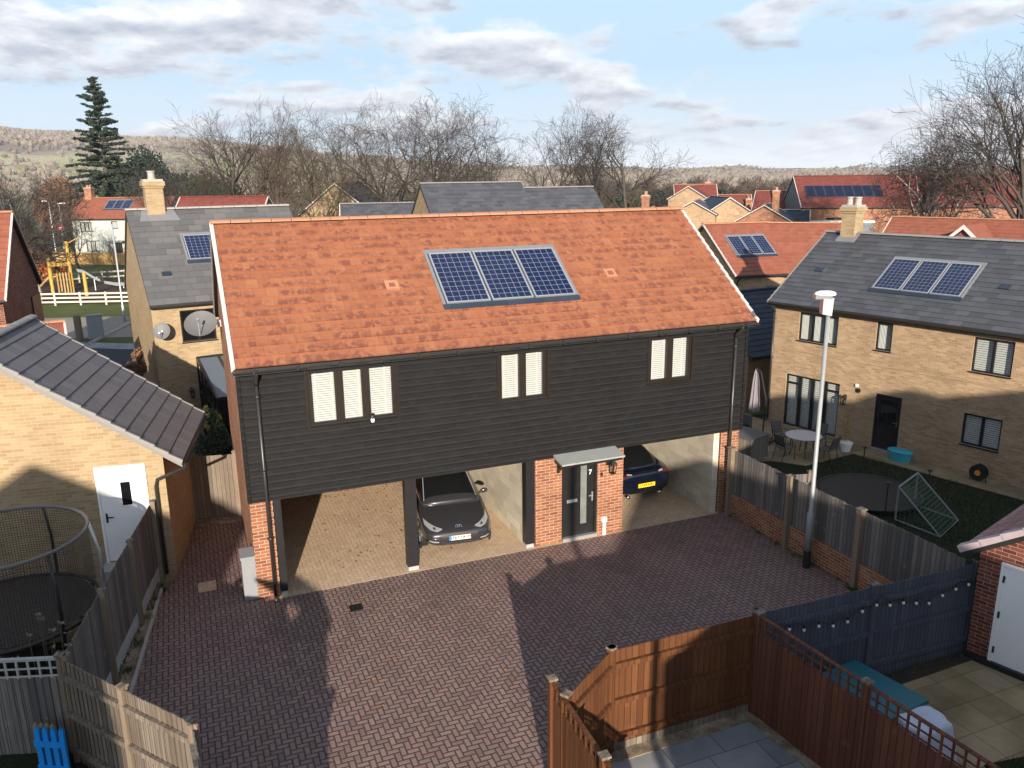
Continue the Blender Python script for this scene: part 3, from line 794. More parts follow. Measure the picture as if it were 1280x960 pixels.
c_ = MB(); c_.box(-.05, L+.05, -OV+.0, -.05, zt-.02, zt+.01); c_.box(-.05, L+.05, -OV-.015, -OV+.012, zt+.0, HE-.02); c_.build('fascia', M['black_pvc'], house)
# windows with trim
for i, (u, z, w_, h_) in enumerate(W1):
    Tw = lambda u, d, z: (u, -.06-d, z)
    o = window(house, Tw, u, z, w_, h_, 3 if i == 0 else 2, 'brown_frame', 'slat', .035, .085, sill=True, mull=.17)
    for (a, b, c, d) in ((u-.05,u,z-.04,z+h_),(u+w_,u+w_+.05,z-.04,z+h_)): t_ = MB(); t_.box(a,b,-.0,.03,c,d,0,Tw); t_.build('window_trim', M['brown_frame'], o)
o_ = MB(); o_.lathe([(.0,.0),(.035,0),(.045,.05),(.04,.07)], 10, (2.65,-.105,3.70)); o_.build('plant_pot', M['white_paint'], house)
o_ = MB(); o_.lathe([(.012,.07),(.05,.1),(.035,.15),(.05,.17),(.0,.2)], 8, (2.65,-.105,3.70)); o_.build('pot_plant', M['iron'], house)
# roof
rf = MB(); k = 16
slope(rf, (-VG,-OV,HE), (1,0,0), sv, L+2*VG, S, k, nv, .034)
svb = Vector((0,-sv.y,sv.z)); nvb = Vector((0,-nv.y,nv.z))
slope(rf, (-VG,D+OV,HE), (1,0,0), svb, L+2*VG, S, k, nvb, .022)
ro = rf.build('roof', M['terracotta'], house)
u_ = MB(); A = Vector((-VG+.005,-OV,HE-.004)); B_ = Vector((-VG+.005,D/2,HR-.004)); C_ = Vector((-VG+.005,D+OV,HE-.004)); X = Vector((L+2*VG-.01,0,0)); lo = Vector((0,0,-.13))
for x in (Vector((0,0,0)), X): u_.face([A+x,A+x+lo*.7,B_+x+lo,C_+x+lo*.7,C_+x,B_+x])
u_.face([A+lo*.7,A+X+lo*.7,B_+X+lo,B_+lo]); u_.face([C_+lo*.7,C_+X+lo*.7,B_+X+lo,B_+lo])
u_.build('roof_edge', M['brown_frame'], ro, weld=False)
for x, sg in ((-VG,-1),(L+VG,1)):
    v_ = MB()
    for p0, s_, n_ in ((Vector((x,-OV,HE)), sv, nv), (Vector((x,D+OV,HE)), svb, nvb)):
        for i in range(k):
            a = p0+s_*(S/k*i); b = p0+s_*(S/k*(i+1)-.004)
            a1, b1 = a+n_*.055, b+n_*.03
            v_.hexa([a+Vector((sg*.025,0,-.06)),a+Vector((-sg*.055,0,0)),b+Vector((-sg*.055,0,0)),b+Vector((sg*.025,0,-.06)),a1+Vector((sg*.025,0,0)),a1+Vector((-sg*.055,0,0)),b1+Vector((-sg*.055,0,0)),b1+Vector((sg*.025,0,0))])
    v_.build('verge', M['verge'], ro)
ridge_tiles(ro, (-VG-.02, D/2, HR+.04), (L+VG+.02, D/2, HR+.04), M['ridge'], .12, .45)
solar_array(house, RP, 4.64, 7.86, S*.295, S*.675)
for u, s in ((3.55, S*.465), (9.11, S*.455)):
    t_ = MB(); t_.hexa([RP(u-.15,s-.15,.0),RP(u+.15,s-.15,.0),RP(u+.15,s+.15,.0),RP(u-.15,s+.15,.0),RP(u-.15,s-.15,.05),RP(u+.15,s-.15,.05),RP(u+.15,s+.15,.035),RP(u-.15,s+.15,.035)])
    o = t_.build('roof_vent', M['ridge'], house)
    t_ = MB(); t_.hexa([RP(u-.07,s-.08,.03),RP(u+.07,s-.08,.03),RP(u+.07,s+.06,.03),RP(u-.07,s+.06,.03),RP(u-.07,s-.08,.06),RP(u+.07,s-.08,.06),RP(u+.07,s+.06,.04),RP(u-.07,s+.06,.04)]); t_.build('vent_cowl', M['terracotta_plain'], o)
gm = MB(); gy, gz = -OV-.06, HE-.05
pts = [(math.cos(t)*.062, math.sin(t)*.062) for t in [PI+PI*i/8 for i in range(9)]]
for i in range(8):
    a, b = pts[i], pts[i+1]
    gm.face([(-VG,gy+a[0],gz+a[1]),(L+VG,gy+a[0],gz+a[1]),(L+VG,gy+b[0],gz+b[1]),(-VG,gy+b[0],gz+b[1])])
for x in (-VG, L+VG): gm.face([(x, gy+a, gz+b) for a, b in pts])
for i in range(15):
    x = .3+i*.84; gm.box(x-.015,x+.015,gy-.068,gy+.07,gz-.07,gz+.008)
gm.build('gutter', M['black_pvc'], house)
Td = lambda u, d, z: (u, -.06-d, z)
downpipe(house, Td, .34, .0, HE-.16, .07, .34); 
downpipe(house, Td, 11.98, .0, HE-.16, .07, .34)
# front door
def front_door():
    f_ = MB(); u, w_, h_ = 7.19, .975, 2.12; z = .03
    for a, b, c, d in ((u,u+.07,z,z+h_),(u+w_-.07,u+w_,z,z+h_),(u+.07,u+w_-.07,z+h_-.07,z+h_)): f_.box(a,b,-.1,-.02,c,d,0,Tm)
    f_.box(u+.075,u+w_-.075,-.1,-.055,z+.05,z+h_-.075,0,Tm)
    f_.box(u+.17,u+.49,-.056,-.045,z+1.2,z+1.95,0,Tm); f_.box(u+.17,u+.49,-.056,-.045,z+.2,z+.8,0,Tm)
    o = f_.build('front_door', M['black_paint'], house)
    g_ = MB(); g_.box(u+.53,u+.70,-.054,-.046,z+.33,z+2.0,0,Tm); g_.build('door_glass', plain('obscured door glass',(.16,.17,.16),.08,var=.4,scale=5), o)
    g_ = MB()
    for a, b, c, d in ((u+.51,u+.53,z+.31,z+2.02),(u+.70,u+.72,z+.31,z+2.02),(u+.51,u+.72,z+.29,z+.31)): g_.box(a,b,-.055,-.042,c,d,0,Tm)
    g_.build('glazing_bead', M['black_frame'], o)
    g_ = MB(); g_.box(u+.16,u+.44,-.05,-.035,z+.94,z+1.02,0,Tm); g_.build('letter_plate', M['alu'], o)
    g_ = MB(); g_.box(u+.84,u+.875,-.05,-.04,z+.9,z+1.14,0,Tm); g_.bar(Tm(u+.857,0,z+1.06),Tm(u+.74,0,z+1.06),.02,.025); g_.build('door_handle', M['alu'], o)
    g_ = MB(); g_.box(u+.02,u+w_-.02,-.06,.05,-.0,z+.045,0,Tm); g_.build('door_sill', M['alu'], o)
    text('door_number', '7', .17, M['white_paint'], o, Matrix.Translation((u+.79,.04,z+1.66)) @ Matrix.Rotation(PI/2,4,'X'), .004)
front_door()
c_ = MB(); c_.hexa([Tm(6.93,.02,2.26),Tm(8.6,.02,2.26),Tm(8.6,.56,2.19),Tm(6.93,.56,2.19),Tm(6.93,.02,2.33),Tm(8.6,.02,2.33),Tm(8.6,.56,2.23),Tm(6.93,.56,2.23)]); 
can = c_.build('porch_canopy', M['canopy'], house)
c_ = MB(); c_.box(6.97,8.56,.06,.52,2.12,2.19,0,Tm); c_.build('canopy_fascia', M['black_paint'], can)
for u in (7.08, 8.42):
    c_ = MB(); c_.box(u-.03,u+.03,0,.05,1.83,2.12,0,Tm); c_.bar(Tm(u,.03,1.88),Tm(u,.34,2.12),.05,.05); c_.build('canopy_bracket', M['black_paint'], can)
lantern(house, Tm, 8.51, 1.83)
c_ = MB(); c_.box(8.24,8.30,0,.03,1.57,1.65,0,Tm); c_.build('doorbell', M['iron'], house)
c_ = MB(); c_.tube([Tm(8.34,.06,.45),Tm(8.34,.06,.0)],.04,10); c_.box(8.28,8.40,0,.1,.35,.47,0,Tm); c_.build('waste_pipe', M['white_paint'], house)
# gas meter box on the left wall
c_ = MB(); c_.box(-.28,-.003,.03,.5,.02,.98); c_.box(-.3,-.003,.01,.52,.98,1.03); c_.build('meter_box', M['gbox'], house)
c_ = MB(); c_.tube([(-.06,6.2,.02),(-.06,6.2,1.3)],.036,8); c_.build('waste_pipe', M['white_paint'], house)
sat_dish(house, (-.5,5.2,5.22), (-.1,-.62,.78), .43, (-.03,5.45,5.15))

# ================================================================== OTHER BUILDINGS
def vec2(t): return Vector((math.cos(t), math.sin(t), 0))
# ---- tan brick house on the right
t_r = -1.297
rh = thing('house', 'tan brick house with dark slate roof, cream chimney and a walled back lawn', 'house', (20.418, 8.542, -.928), t_r)
op = [(1.15,3.48,1.6,1.08),(4.2,3.6,.58,1.0),(7.45,3.42,1.2,1.13),(7.43,.97,1.18,1.05),(.77,.04,2.26,2.06),(4.43,.02,.94,2.03),(10.6,3.42,1.2,1.1)]
g_ = gable_house(rh, 12.6, 6.8, 4.86, 7.325, 'tan_brick', 'slate', .3, .1, op, .25, 'ridge_grey', 'ridge_grey', verge_w=.03)
T = g_['T']; P = g_['P']; SS = g_['S']
window(rh, T, *op[0], 3, 'black_frame', 'curtain'); window(rh, T, *op[1], 1, 'black_frame', 'curtain')
window(rh, T, *op[2], 2, 'black_frame', 'shutter'); window(rh, T, *op[3], 2, 'black_frame', 'shutter'); window(rh, T, *op[6], 2, 'black_frame', 'shutter')
window(rh, T, *op[4], 4, 'black_frame', 'shutter', sill=False, mull=.13, bars=[(.06,.5,1.72),(1.76,2.2,1.72)], name='french_doors')
f_ = MB(); u, z, w_, h_ = op[5]
for a, b, c, d in ((u,u+.06,z,z+h_),(u+w_-.06,u+w_,z,z+h_),(u+.06,u+w_-.06,z+h_-.06,z+h_)): f_.box(a,b,-.1,-.03,c,d,0,T)
f_.box(u+.06,u+w_-.06,-.1,-.06,z+.05,z+h_-.06,0,T)
o = f_.build('back_door', M['black_frame'], rh)
f_ = MB(); f_.box(u+.17,u+w_-.17,-.06,-.055,z+1.0,z+h_-.2,0,T); f_.build('door_glass', M['dark_glass'], o)
f_ = MB(); f_.box(u+.02,u+w_-.02,-.05,.05,z-.02,z+.04,0,T); f_.build('door_sill', M['alu'], o)
f_ = MB(); f_.box(u+w_-.14,u+w_-.1,-.06,-.04,z+.95,z+1.15,0,T); f_.bar(T(u+w_-.12,-.02,z+1.08),T(u+w_-.26,-.02,z+1.08),.02,.02); f_.build('door_handle', M['chrome'], o)
lantern(rh, T, 3.3, 1.6)
f_ = MB(); f_.lathe([(.0,0),(.075,0),(.085,.05),(.02,.07)], 14, (0,0,0), 0, lambda x, y, z: (3.78+x, -z, 2.02+y)); f_.build('flue_vent', M['iron'], rh)
f_ = MB(); f_.box(3.66,3.74,0,.06,2.14,2.24,0,T); f_.build('security_light', M['white_paint'], rh)
f_ = MB(); f_.box(0,12.6,-.001,.022,3.03,3.1,0,T); f_.build('string_course', M['tan_brick'], rh)
solar_array(rh, P, 3.48, 6.5, SS*.295, SS*.675)
for u, s in ((.95, SS*.47), (7.6, SS*.465)):
    f_ = MB(); f_.hexa([P(u-.15,s-.12,0),P(u+.15,s-.12,0),P(u+.15,s+.12,0),P(u-.15,s+.12,0),P(u-.15,s-.12,.06),P(u+.15,s-.12,.06),P(u+.15,s+.12,.03),P(u-.15,s+.12,.03)]); f_.build('roof_vent', M['slate_blue'], rh)
chimney(rh, .98, 3.4, 6.9, 8.42, .58, .62, 'buff_brick', 2)
f_ = MB(); f_.hexa([P(.6,SS*.86,.01),P(1.4,SS*.86,.01),P(1.4,SS*.98,.01),P(.6,SS*.98,.01),P(.6,SS*.86,.05),P(1.4,SS*.86,.05),P(1.4,SS*.98,.05),P(.6,SS*.98,.05)]); f_.build('chimney_flashing', M['lead'], rh)
downpipe(rh, T, .1, .05, 4.7, .07, .3)

# ---- buff brick house with satellite dish, left of centre
bh = thing('house', 'buff brick house with grey slate roof and satellite dishes behind the orange roofed house', 'house', (-1.917, 13.554, -.556), .153)
op = [(.9,3.74,1.16,1.13),(3.6,3.74,1.16,1.13)]
g_ = gable_house(bh, 5.95, 7.1, 5.15, 8.22, 'buff_brick', 'slate_light', .2, .05, op, .3, 'ridge_pale', None)
T = g_['T']; P = g_['P']; SS = g_['S']
for q in op: window(bh, T, *q, 2, 'brown_frame', None)
solar_array(bh, P, 1.65, 4.95, SS*.42, SS*.68)
chimney(bh, .98, 3.55, 7.6, 9.32, .62, .6, 'buff_brick', 1)
f_ = MB(); f_.hexa([P(.35,SS*.86,.01),P(1.75,SS*.86,.01),P(1.6,SS*.985,.01),P(.5,SS*.985,.01),P(.35,SS*.86,.05),P(1.75,SS*.86,.05),P(1.6,SS*.985,.05),P(.5,SS*.985,.05)]); f_.build('chimney_flashing', M['lead'], bh)
for u, s in ((.75, SS*.3), (3.4, SS*.33)):
    f_ = MB(); f_.hexa([P(u-.15,s-.1,0),P(u+.15,s-.1,0),P(u+.15,s+.1,0),P(u-.15,s+.1,0),P(u-.15,s-.1,.07),P(u+.15,s-.1,.07),P(u+.15,s+.1,.03),P(u-.15,s+.1,.03)]); f_.build('roof_vent', M['slate_blue'], bh)
sat_dish(bh, (.2,-.42,4.3), (-.35,-.85,.4), .3, (.3,-.06,4.2)); lantern(bh, T, 1.0, 1.95)
downpipe(bh, T, 5.7, .05, 5.0, .07, .2)

# conservatory between the buff house and the main house
cs = thing('conservatory', 'lean to conservatory with glazed roof and blue blinds against the buff brick house', 'conservatory', (-1.917, 13.554, -.556), .153)
f_ = MB(); u0, u1, y0 = 1.3, 4.9, -3.1
for i in range(6):
    u = u0+(u1-u0)*i/5
    f_.bar((u,-.02,3.15),(u,y0,2.35),.07,.07); f_.bar((u,y0,0),(u,y0,2.35),.06,.06)
f_.bar((u0,y0,2.35),(u1,y0,2.35),.1,.1); f_.bar((u0,-.04,3.15),(u1,-.04,3.15),.08,.08); f_.bar((u0,y0,.9),(u1,y0,.9),.05,.06); f_.bar((u0,y0,1.9),(u1,y0,1.9),.05,.05)
for i in range(5):
    yy = y0*i/5; f_.bar((u0,yy,0),(u0,yy,3.15+(2.35-3.15)*i/5),.06,.06)
f_.bar((u0,-.04,1.9),(u0,y0,1.9),.05,.05); f_.bar((u0,-.02,3.1),(u0,y0,2.3),.06,.06)
f_.build('frame', M['black_frame'], cs)
f_ = MB()
for i in range(5):
    a, b = u0+(u1-u0)*i/5+.04, u0+(u1-u0)*(i+1)/5-.04
    f_.hexa([(a,-.04,3.12),(b,-.04,3.12),(b,y0,2.32),(a,y0,2.32),(a,-.04,3.14),(b,-.04,3.14),(b,y0,2.34),(a,y0,2.34)])
f_.build('roof_panel', M['conserv'], cs)
f_ = MB(); f_.box(u0+.9,u1,y0-.06,y0-.045,1.3,2.28); f_.build('blind', M['blue_cover'], cs)
f_ = MB(); f_.box(u0+.02,u1-.02,y0+.1,-.06,.02,.5); f_.box(u0+.05,u1-.02,y0+.03,y0+.05,.05,2.3); f_.box(u0+.03,u0+.05,y0+.05,-.05,.05,2.3); f_.build('interior', M['dark_glass'], cs)

# ---- left garage
t_g = -.153
ga = thing('garage', 'buff brick garage with grey tiled roof and white side door', 'garage', (-1.62, 1.93, 0), t_g+PI/2)
g_ = gable_house(ga, 3.45, 6.6, 2.79, 5.53, 'buff_brick', 'conc_tile', .42, .21, (), .335, 'ridge_grey', 'ridge_grey', tile_t=.022, base=-.3, fascia='soffit', verge_w=.06)
Tg = lambda u, d, z: (-d, u, z)
f_ = MB(); u, z, w_, h_ = .385, .5, 1.03, 2.25
for a, b, c, d in ((u,u+.05,z,z+h_),(u+w_-.05,u+w_,z,z+h_),(u+.05,u+w_-.05,z+h_-.05,z+h_)): f_.box(a,b,-.02,.035,c,d,0,Tg)
f_.box(u+.05,u+w_-.05,-.01,.022,z+.03,z+h_-.05,0,Tg)
o = f_.build('side_door', M['white_paint'], ga)
f_ = MB(); f_.box(u+.34,u+.54,.022,.034,z+1.33,z+1.87,0,Tg); f_.build('door_glass', M['dark_glass'], o)
f_ = MB()
for a, b, c, d in ((u+.31,u+.34,z+1.3,z+1.9),(u+.54,u+.57,z+1.3,z+1.9),(u+.34,u+.54,z+1.3,z+1.33),(u+.34,u+.54,z+1.87,z+1.9)): f_.box(a,b,.022,.036,c,d,0,Tg)
f_.build('glazing_bead', M['white_paint'], o)
f_ = MB(); f_.box(u+w_-.15,u+w_-.11,.022,.034,z+.95,z+1.17,0,Tg); f_.bar(Tg(u+w_-.13,.06,z+1.08),Tg(u+w_-.27,.06,z+1.08),.022,.022); f_.build('door_handle', M['iron'], o)
f_ = MB(); f_.box(u+.05,u+w_+.05,.005,.5,.2,.5,0,Tg); f_.build('door_step', M['kerb'], ga)
f_ = MB(); f_.tube([(-.18,-.46,2.72),(-.12,-.46,2.62),(-.06,.16,2.36),(-.06,.2,2.2),(-.06,.2,.1)],.04,10); f_.build('downpipe', M['black_pvc'], ga, smooth=True)

# ---- right garage (gable faces the patio)
a_r = Vector((12.02, -7.38, 0)); yv = Vector((.3, -.95, 0)).normalized(); ang = math.atan2(yv.y, yv.x)
gr = thing('garage', 'red brick garage with weathered red tiles and large white door at lower right', 'garage', a_r, ang)
def right_garage():
    # local x runs along the gable, local y into the building
    W_, Dp = 6.0, 6.0; he, hr, ov = 2.2, 4.3, .28
    w_ = MB(); w_.prism([(0,0,-1.2),(W_,0,-1.2),(W_,0,he),(W_/2,0,hr-.1),(0,0,he)], (0,Dp,0)); w_.build('wall', M['dark_red_brick'], gr)
    rf = MB(); S_ = math.hypot(W_/2+ov, hr-he+.2)
    sv1 = Vector((W_/2+ov,0,hr-he+.2)).normalized(); nv1 = Vector((-sv1.z,0,sv1.x))
    sv2 = Vector((-sv1.x,0,sv1.z)); nv2 = Vector((sv1.z,0,sv1.x))
    slope(rf, (-ov,-.22,he-.08), (0,1,0), sv1, Dp+.4, S_, 10, nv1, .03)
    slope(rf, (W_+ov,-.22,he-.08), (0,1,0), sv2, Dp+.4, S_, 10, nv2, .03)
    ro = rf.build('roof', M['pink_tile'], gr)
    e_ = MB(); pk = Vector((W_/2,-.2,hr+.11)); l1 = Vector((-ov+.01,-.2,he-.09)); l2 = Vector((W_+ov-.01,-.2,he-.09)); dn = Vector((0,0,-.17)); dy = Vector((0,Dp+.36,0))
    e_.prism([l1, pk, pk+dn*1.1, l1+dn*.8], dy); e_.prism([l2, pk, pk+dn*1.1, l2+dn*.8], dy)
    e_.build('roof_edge', M['black_pvc'], ro)
    v_ = MB(); n_ = 10
    for s_, up, base in ((sv1, nv1, Vector((-ov,-.25,he-.07))), (sv2, nv2, Vector((W_+ov,-.25,he-.07)))):
        for i in range(n_):
            a = base+s_*(S_/n_*i); b = base+s_*(S_/n_*(i+1)+.02); d = Vector((0,.2,0))
            v_.hexa([a-up*.05,a+d-up*.05,b+d-up*.05,b-up*.05,a+up*.075,a+up*.075+d,b+up*.05+d,b+up*.05])
    v_.build('verge', plain('weathered verge tile', (.4,.33,.34), .7, var=.25, scale=4), ro)
    Tr = lambda u, d, z: (u, -d, z)
    f_ = MB(); u, w_, h_ = .37, 2.3, 2.06
    for a, b, c, d in ((u,u+.06,-.02,h_),(u+w_-.06,u+w_,-.02,h_),(u+.06,u+w_-.06,h_-.06,h_)): f_.box(a,b,-.02,.04,c,d,0,Tr)
    f_.box(u+.06,u+w_-.06,-.01,.02,.03,h_-.06,0,Tr)
    o = f_.build('garage_door', M['white_paint'], gr)
    f_ = MB(); f_.box(u+1.15,u+1.4,.02,.03,1.35,1.85,0,Tr); f_.build('door_glass', M['dark_glass'], o)
    for zz in (.3, 1.0, 1.7):
        f_ = MB(); f_.box(u+.055,u+.085,.02,.05,zz,zz+.12,0,Tr); f_.build('hinge', M['iron'], o)
    f_ = MB(); f_.box(.0,W_,.0,.1,-.05,.12,0,Tr); f_.build('plinth', M['iron'], gr)
right_garage()

# ---- houses further away
def rank(name, label, ridgeL, t, Lh, Dh, z0, he, hr, wall, roof, front=(), ov=.3, vg=.1, ridge='ridge', verge='verge', frame='black_frame', npane=2, blind=None, g=.32, cat='house', group=None):
    nv_ = Vector((-math.sin(t), math.cos(t), 0)); loc = Vector((ridgeL[0], ridgeL[1], 0))-nv_*(Dh/2); loc.z = z0
    r_ = thing(name, label, cat, loc, t, group)
    o_ = gable_house(r_, Lh, Dh, he, hr, wall, roof, ov, vg, front, g, ridge, verge)
    for q in front: window(r_, o_['T'], q[0], q[1], q[2], q[3], q[4] if len(q) > 4 else npane, frame, blind)
    return r_, o_
def strip(front): return [q[:4] for q in front]

# grey slate pair behind the main roof
r_, o_ = rank('house', 'slate roofed house with cream gable directly behind the orange ridge', (11.82,27.63), .0, 5.9, 6.8, -.6, 5.9, 8.95, 'buff_brick', 'slate', ridge='ridge_grey', verge=None, vg=.06)
for u, s in ((1.3,1.7),(1.5,1.1)):
    P = o_['P']; f_ = MB(); f_.hexa([P(u-.15,s-.1,0),P(u+.15,s-.1,0),P(u+.15,s+.1,0),P(u-.15,s+.1,0),P(u-.15,s-.1,.07),P(u+.15,s-.1,.07),P(u+.15,s+.1,.03),P(u-.15,s+.1,.03)]); f_.build('roof_vent', M['slate_blue'], r_)
r_, o_ = rank('house', 'lower slate roofed house adjoining the taller slate roof behind the orange ridge', (17.75,27.4), .0, 4.5, 6.6, -.6, 5.6, 8.62, 'buff_brick', 'slate', ridge='ridge_grey', verge=None, vg=.06)
P = o_['P']; f_ = MB(); u, s = 2.2, 1.5; f_.hexa([P(u-.15,s-.1,0),P(u+.15,s-.1,0),P(u+.15,s+.1,0),P(u-.15,s+.1,0),P(u-.15,s-.1,.07),P(u+.15,s-.1,.07),P(u+.15,s+.1,.03),P(u-.15,s+.1,.03)]); f_.build('roof_vent', M['slate_blue'], r_)
# terracotta house with solar panels between the main roof and the tan house
r_, o_ = rank('house', 'brick house with terracotta roof and three solar panels left of the tan house', (25.77,20.94), -.1, 3.9, 6.6, -1.5, 5.15, 7.55, 'tan_brick', 'terracotta_plain', vg=.12)
solar_array(r_, o_['P'], .75, 3.0, o_['S']*.36, o_['S']*.72, 3)
downpipe(r_, o_['T'], .15, 0, 5, .07, .3)
f_ = MB(); f_.box(1.9,2.3,-.01,.03,3.4,4.5,0,o_['T']); f_.build('window', M['dark_glass'], r_)
r_, o_ = rank('house', 'terracotta roofed house wing joined to the right of the solar panelled terracotta roof', (29.66,20.5), -.68, 4.2, 6.4, -1.5, 5.1, 7.52, 'tan_brick', 'terracotta_plain', vg=.0, verge=None, front=[(.9,3.4,.8,1.1)])
r_, o_ = rank('outbuilding', 'small terracotta lean to roof tucked beside the tan house chimney end', (25.9,15.9), -.7, 4.2, 2.6, -1.3, 2.9, 4.15, 'tan_brick', 'terracotta_plain', vg=.08, cat='outbuilding')
# dark slate garage right of main house
sg = thing('outbuilding', 'garage with dark blue slate roof in the gap right of the black boarding', 'outbuilding', (21.1,10.75,-1.1), .12)
gable_house(sg, 5, 6, 2.3, 4.55, 'tan_brick', 'slate_blue', .3, .12, (), .3, 'slate_blue', None)
# terracotta terrace at right
r_, o_ = rank('house', 'long terracotta roof with a small front gable behind the tan house', (43.04,24.36), -1.15, 13, 7, -1.8, 5., 7.6, 'dark_red_brick', 'terracotta_plain')
f_ = MB(); x0, y1 = 4.2, 1.5
f_.prism([(x0,-.9,4.4),(x0+2.6,-.9,4.4),(x0+2.6,-.9,6.0),(x0+1.3,-.9,7.2),(x0,-.9,6.0)], (0,4.,0)); fg = f_.build('front_gable', M['dark_red_brick'], r_)
f_ = MB()
f_.prism([(x0-.25,-1.1,5.85),(x0+1.3,-1.1,7.3),(x0+1.3,-1.1,7.42),(x0-.25,-1.1,5.97)], (0,4.5,0)); f_.prism([(x0+2.85,-1.1,5.85),(x0+1.3,-1.1,7.3),(x0+1.3,-1.1,7.42),(x0+2.85,-1.1,5.97)], (0,4.5,0)); f_.build('gable_roof', M['terracotta_plain'], fg)
f_ = MB()
f_.prism([(x0-.27,-1.14,5.8),(x0+1.3,-1.14,7.26),(x0+1.3,-1.14,7.5),(x0-.27,-1.14,6.02)], (0,.1,0)); f_.prism([(x0+2.87,-1.14,5.8),(x0+1.3,-1.14,7.26),(x0+1.3,-1.14,7.5),(x0+2.87,-1.14,6.02)], (0,.1,0)); f_.build('verge', M['verge'], fg)
# big three storey block
fw_ = [(.8+2.0*0,6.2,.01,.01)]
bw = [(2.5,5.6,1.9,1.3,2),(9.4,5.6,1.5,1.3,2),(9.4,2.6,1.5,1.3,2),(2.5,2.6,1.9,1.3,2),(13.5,5.6,1.5,1.3,2),(17.5,5.6,1.5,1.3,2),(21.5,5.6,1.5,1.3,2)]
r_, o_ = rank('apartment_block', 'large red brick block with deep red roof and long row of solar panels', (61.33,55.27), -.5, 29, 9, -2.8, 7.95, 11.05, 'red_brick', 'red_tile', front=bw, vg=.15, ridge='red_tile', cat='apartment block')
f_ = MB(); f_.box(.05,7.0,.01,.9,-.5,6.4,0,o_['T']); pb = f_.build('projecting_bay', M['render_grey'], r_)
f_ = MB(); f_.box(-.02,7.1,.0,1.0,6.4,6.62,0,o_['T']); f_.build('bay_roof', M['white_paint'], pb)
for q_ in ((2.4,4.4,.9,.93,4.6,6.),(5.,6.4,.9,.93,1.8,3.)):
    f_ = MB(); f_.box(*q_,0,o_['T']); f_.build('window', M['dark_glass'], pb)
f_ = MB(); f_.box(11.6,19.,.01,.9,-.5,6.6,0,o_['T']); f_.build('projecting_bay', M['render_grey'], r_)
f_ = MB(); f_.prism([(-.02,.0,-1),(-.02,9,-1),(-.02,9,8.2),(-.02,4.5,10.85),(-.02,0,8.2)], (-.05,0,0)); f_.build('gable_cladding', M['render_grey'], r_)
solar_array(r_, o_['P'], .7, 8.4, o_['S']*.3, o_['S']*.66, 8, tray=False)
# cluster of gables in the middle distance
def gable_on(name, label, apex, D_, half, drop, z0, Ln, wall, roof, turn=0., group=None, verge='verge'):
    """house whose gable faces the camera side; apex = (x, y, z)"""
    az = math.atan2(apex[0]+.8, apex[1]+16.6)+turn
    rz = PI/2-az; yl = Vector((-math.sin(rz), math.cos(rz), 0))
    loc = Vector((apex[0], apex[1], 0))-yl*half; loc.z = z0
    r_ = thing(name, label, 'house', loc, rz, group)
    o_ = gable_house(r_, Ln, half*2, apex[2]-drop-z0, apex[2]-z0, wall, roof, .15, .12, (), .32, 'ridge', verge)
    return r_, o_
def brick_stack(r_, x, y, z, h, wall='red_brick', w_=.7): chimney(r_, x, y, z-.6, z+h, w_, .6, wall, 2, potmat='ridge')
CB = [('buff gable house with pale verges under a red roof, farthest of the cluster', (55.3,66.2,7.2), 2.3, 1.5, 9, 'tan_brick', 'red_tile', .15),
      ('buff gable house just above the right end of the orange ridge', (48.5,55.2,5.9), 2.3, 1.35, 7, 'tan_brick', 'slate', .1),
      ('buff gable house whose long pale verge slopes down to the left', (52.6,54.6,6.2), 4.0, 2.6, 7, 'tan_brick', 'slate_blue', -.3),
      ('red brick gable house between the two brick chimneys', (52.5,49.0,5.6), 2.6, 1.6, 6, 'red_brick', 'slate_blue', .1),
      ('house with buff gable and brick chimney at the end of the orange ridge', (34.6,41.4,5.9), 2.6, 1.9, 6, 'tan_brick', 'slate_blue', .1)]
for i, (lab, ap, hf, dr, ln, wa, rf_, tn) in enumerate(CB):
    r_, o_ = gable_on('house', lab, ap, 0, hf, dr, -2.2, ln, wa, rf_, tn)
    if i == 2: brick_stack(r_, 2.2, 1.4, ap[2]+.4, 1.6, w_=.8)
    if i == 3: brick_stack(r_, .6, 1.6, ap[2]+1.5, 2.1, w_=.9)
    if i == 4: brick_stack(r_, 2., hf+.3, ap[2]+2.1, 1.2, w_=.8)
    if i == 0: brick_stack(r_, 6, .8, ap[2]+2., .6)
r_, o_ = rank('house', 'red roofed house behind the buff gable of the cluster', (56.5,71.), -.5, 5, 6, -2.4, 7., 9.7, 'red_brick', 'red_tile')
r_, o_ = rank('house', 'red roofed house to the left of the large red brick block', (61.8,62.), -.8, 4.5, 7, -2.4, 6.2, 9.0, 'red_brick', 'red_tile'); 
r_, o_ = rank('house', 'low dark slate roof in front of the grey clad gable', (57.4,53.), -.7, 3.2, 6, -2.4, 5., 7.3, 'red_brick', 'slate_blue', ridge='ridge_grey')
r_, o_ = rank('house', 'red roofed house with a blue solar strip in the middle of the cluster', (60.,72.), -.6, 7, 6, -2.4, 5.8, 8.4, 'tan_brick', 'red_tile')
solar_array(r_, o_['P'], 2.2, 4.8, 1.2, 2.4, 4, tray=False)
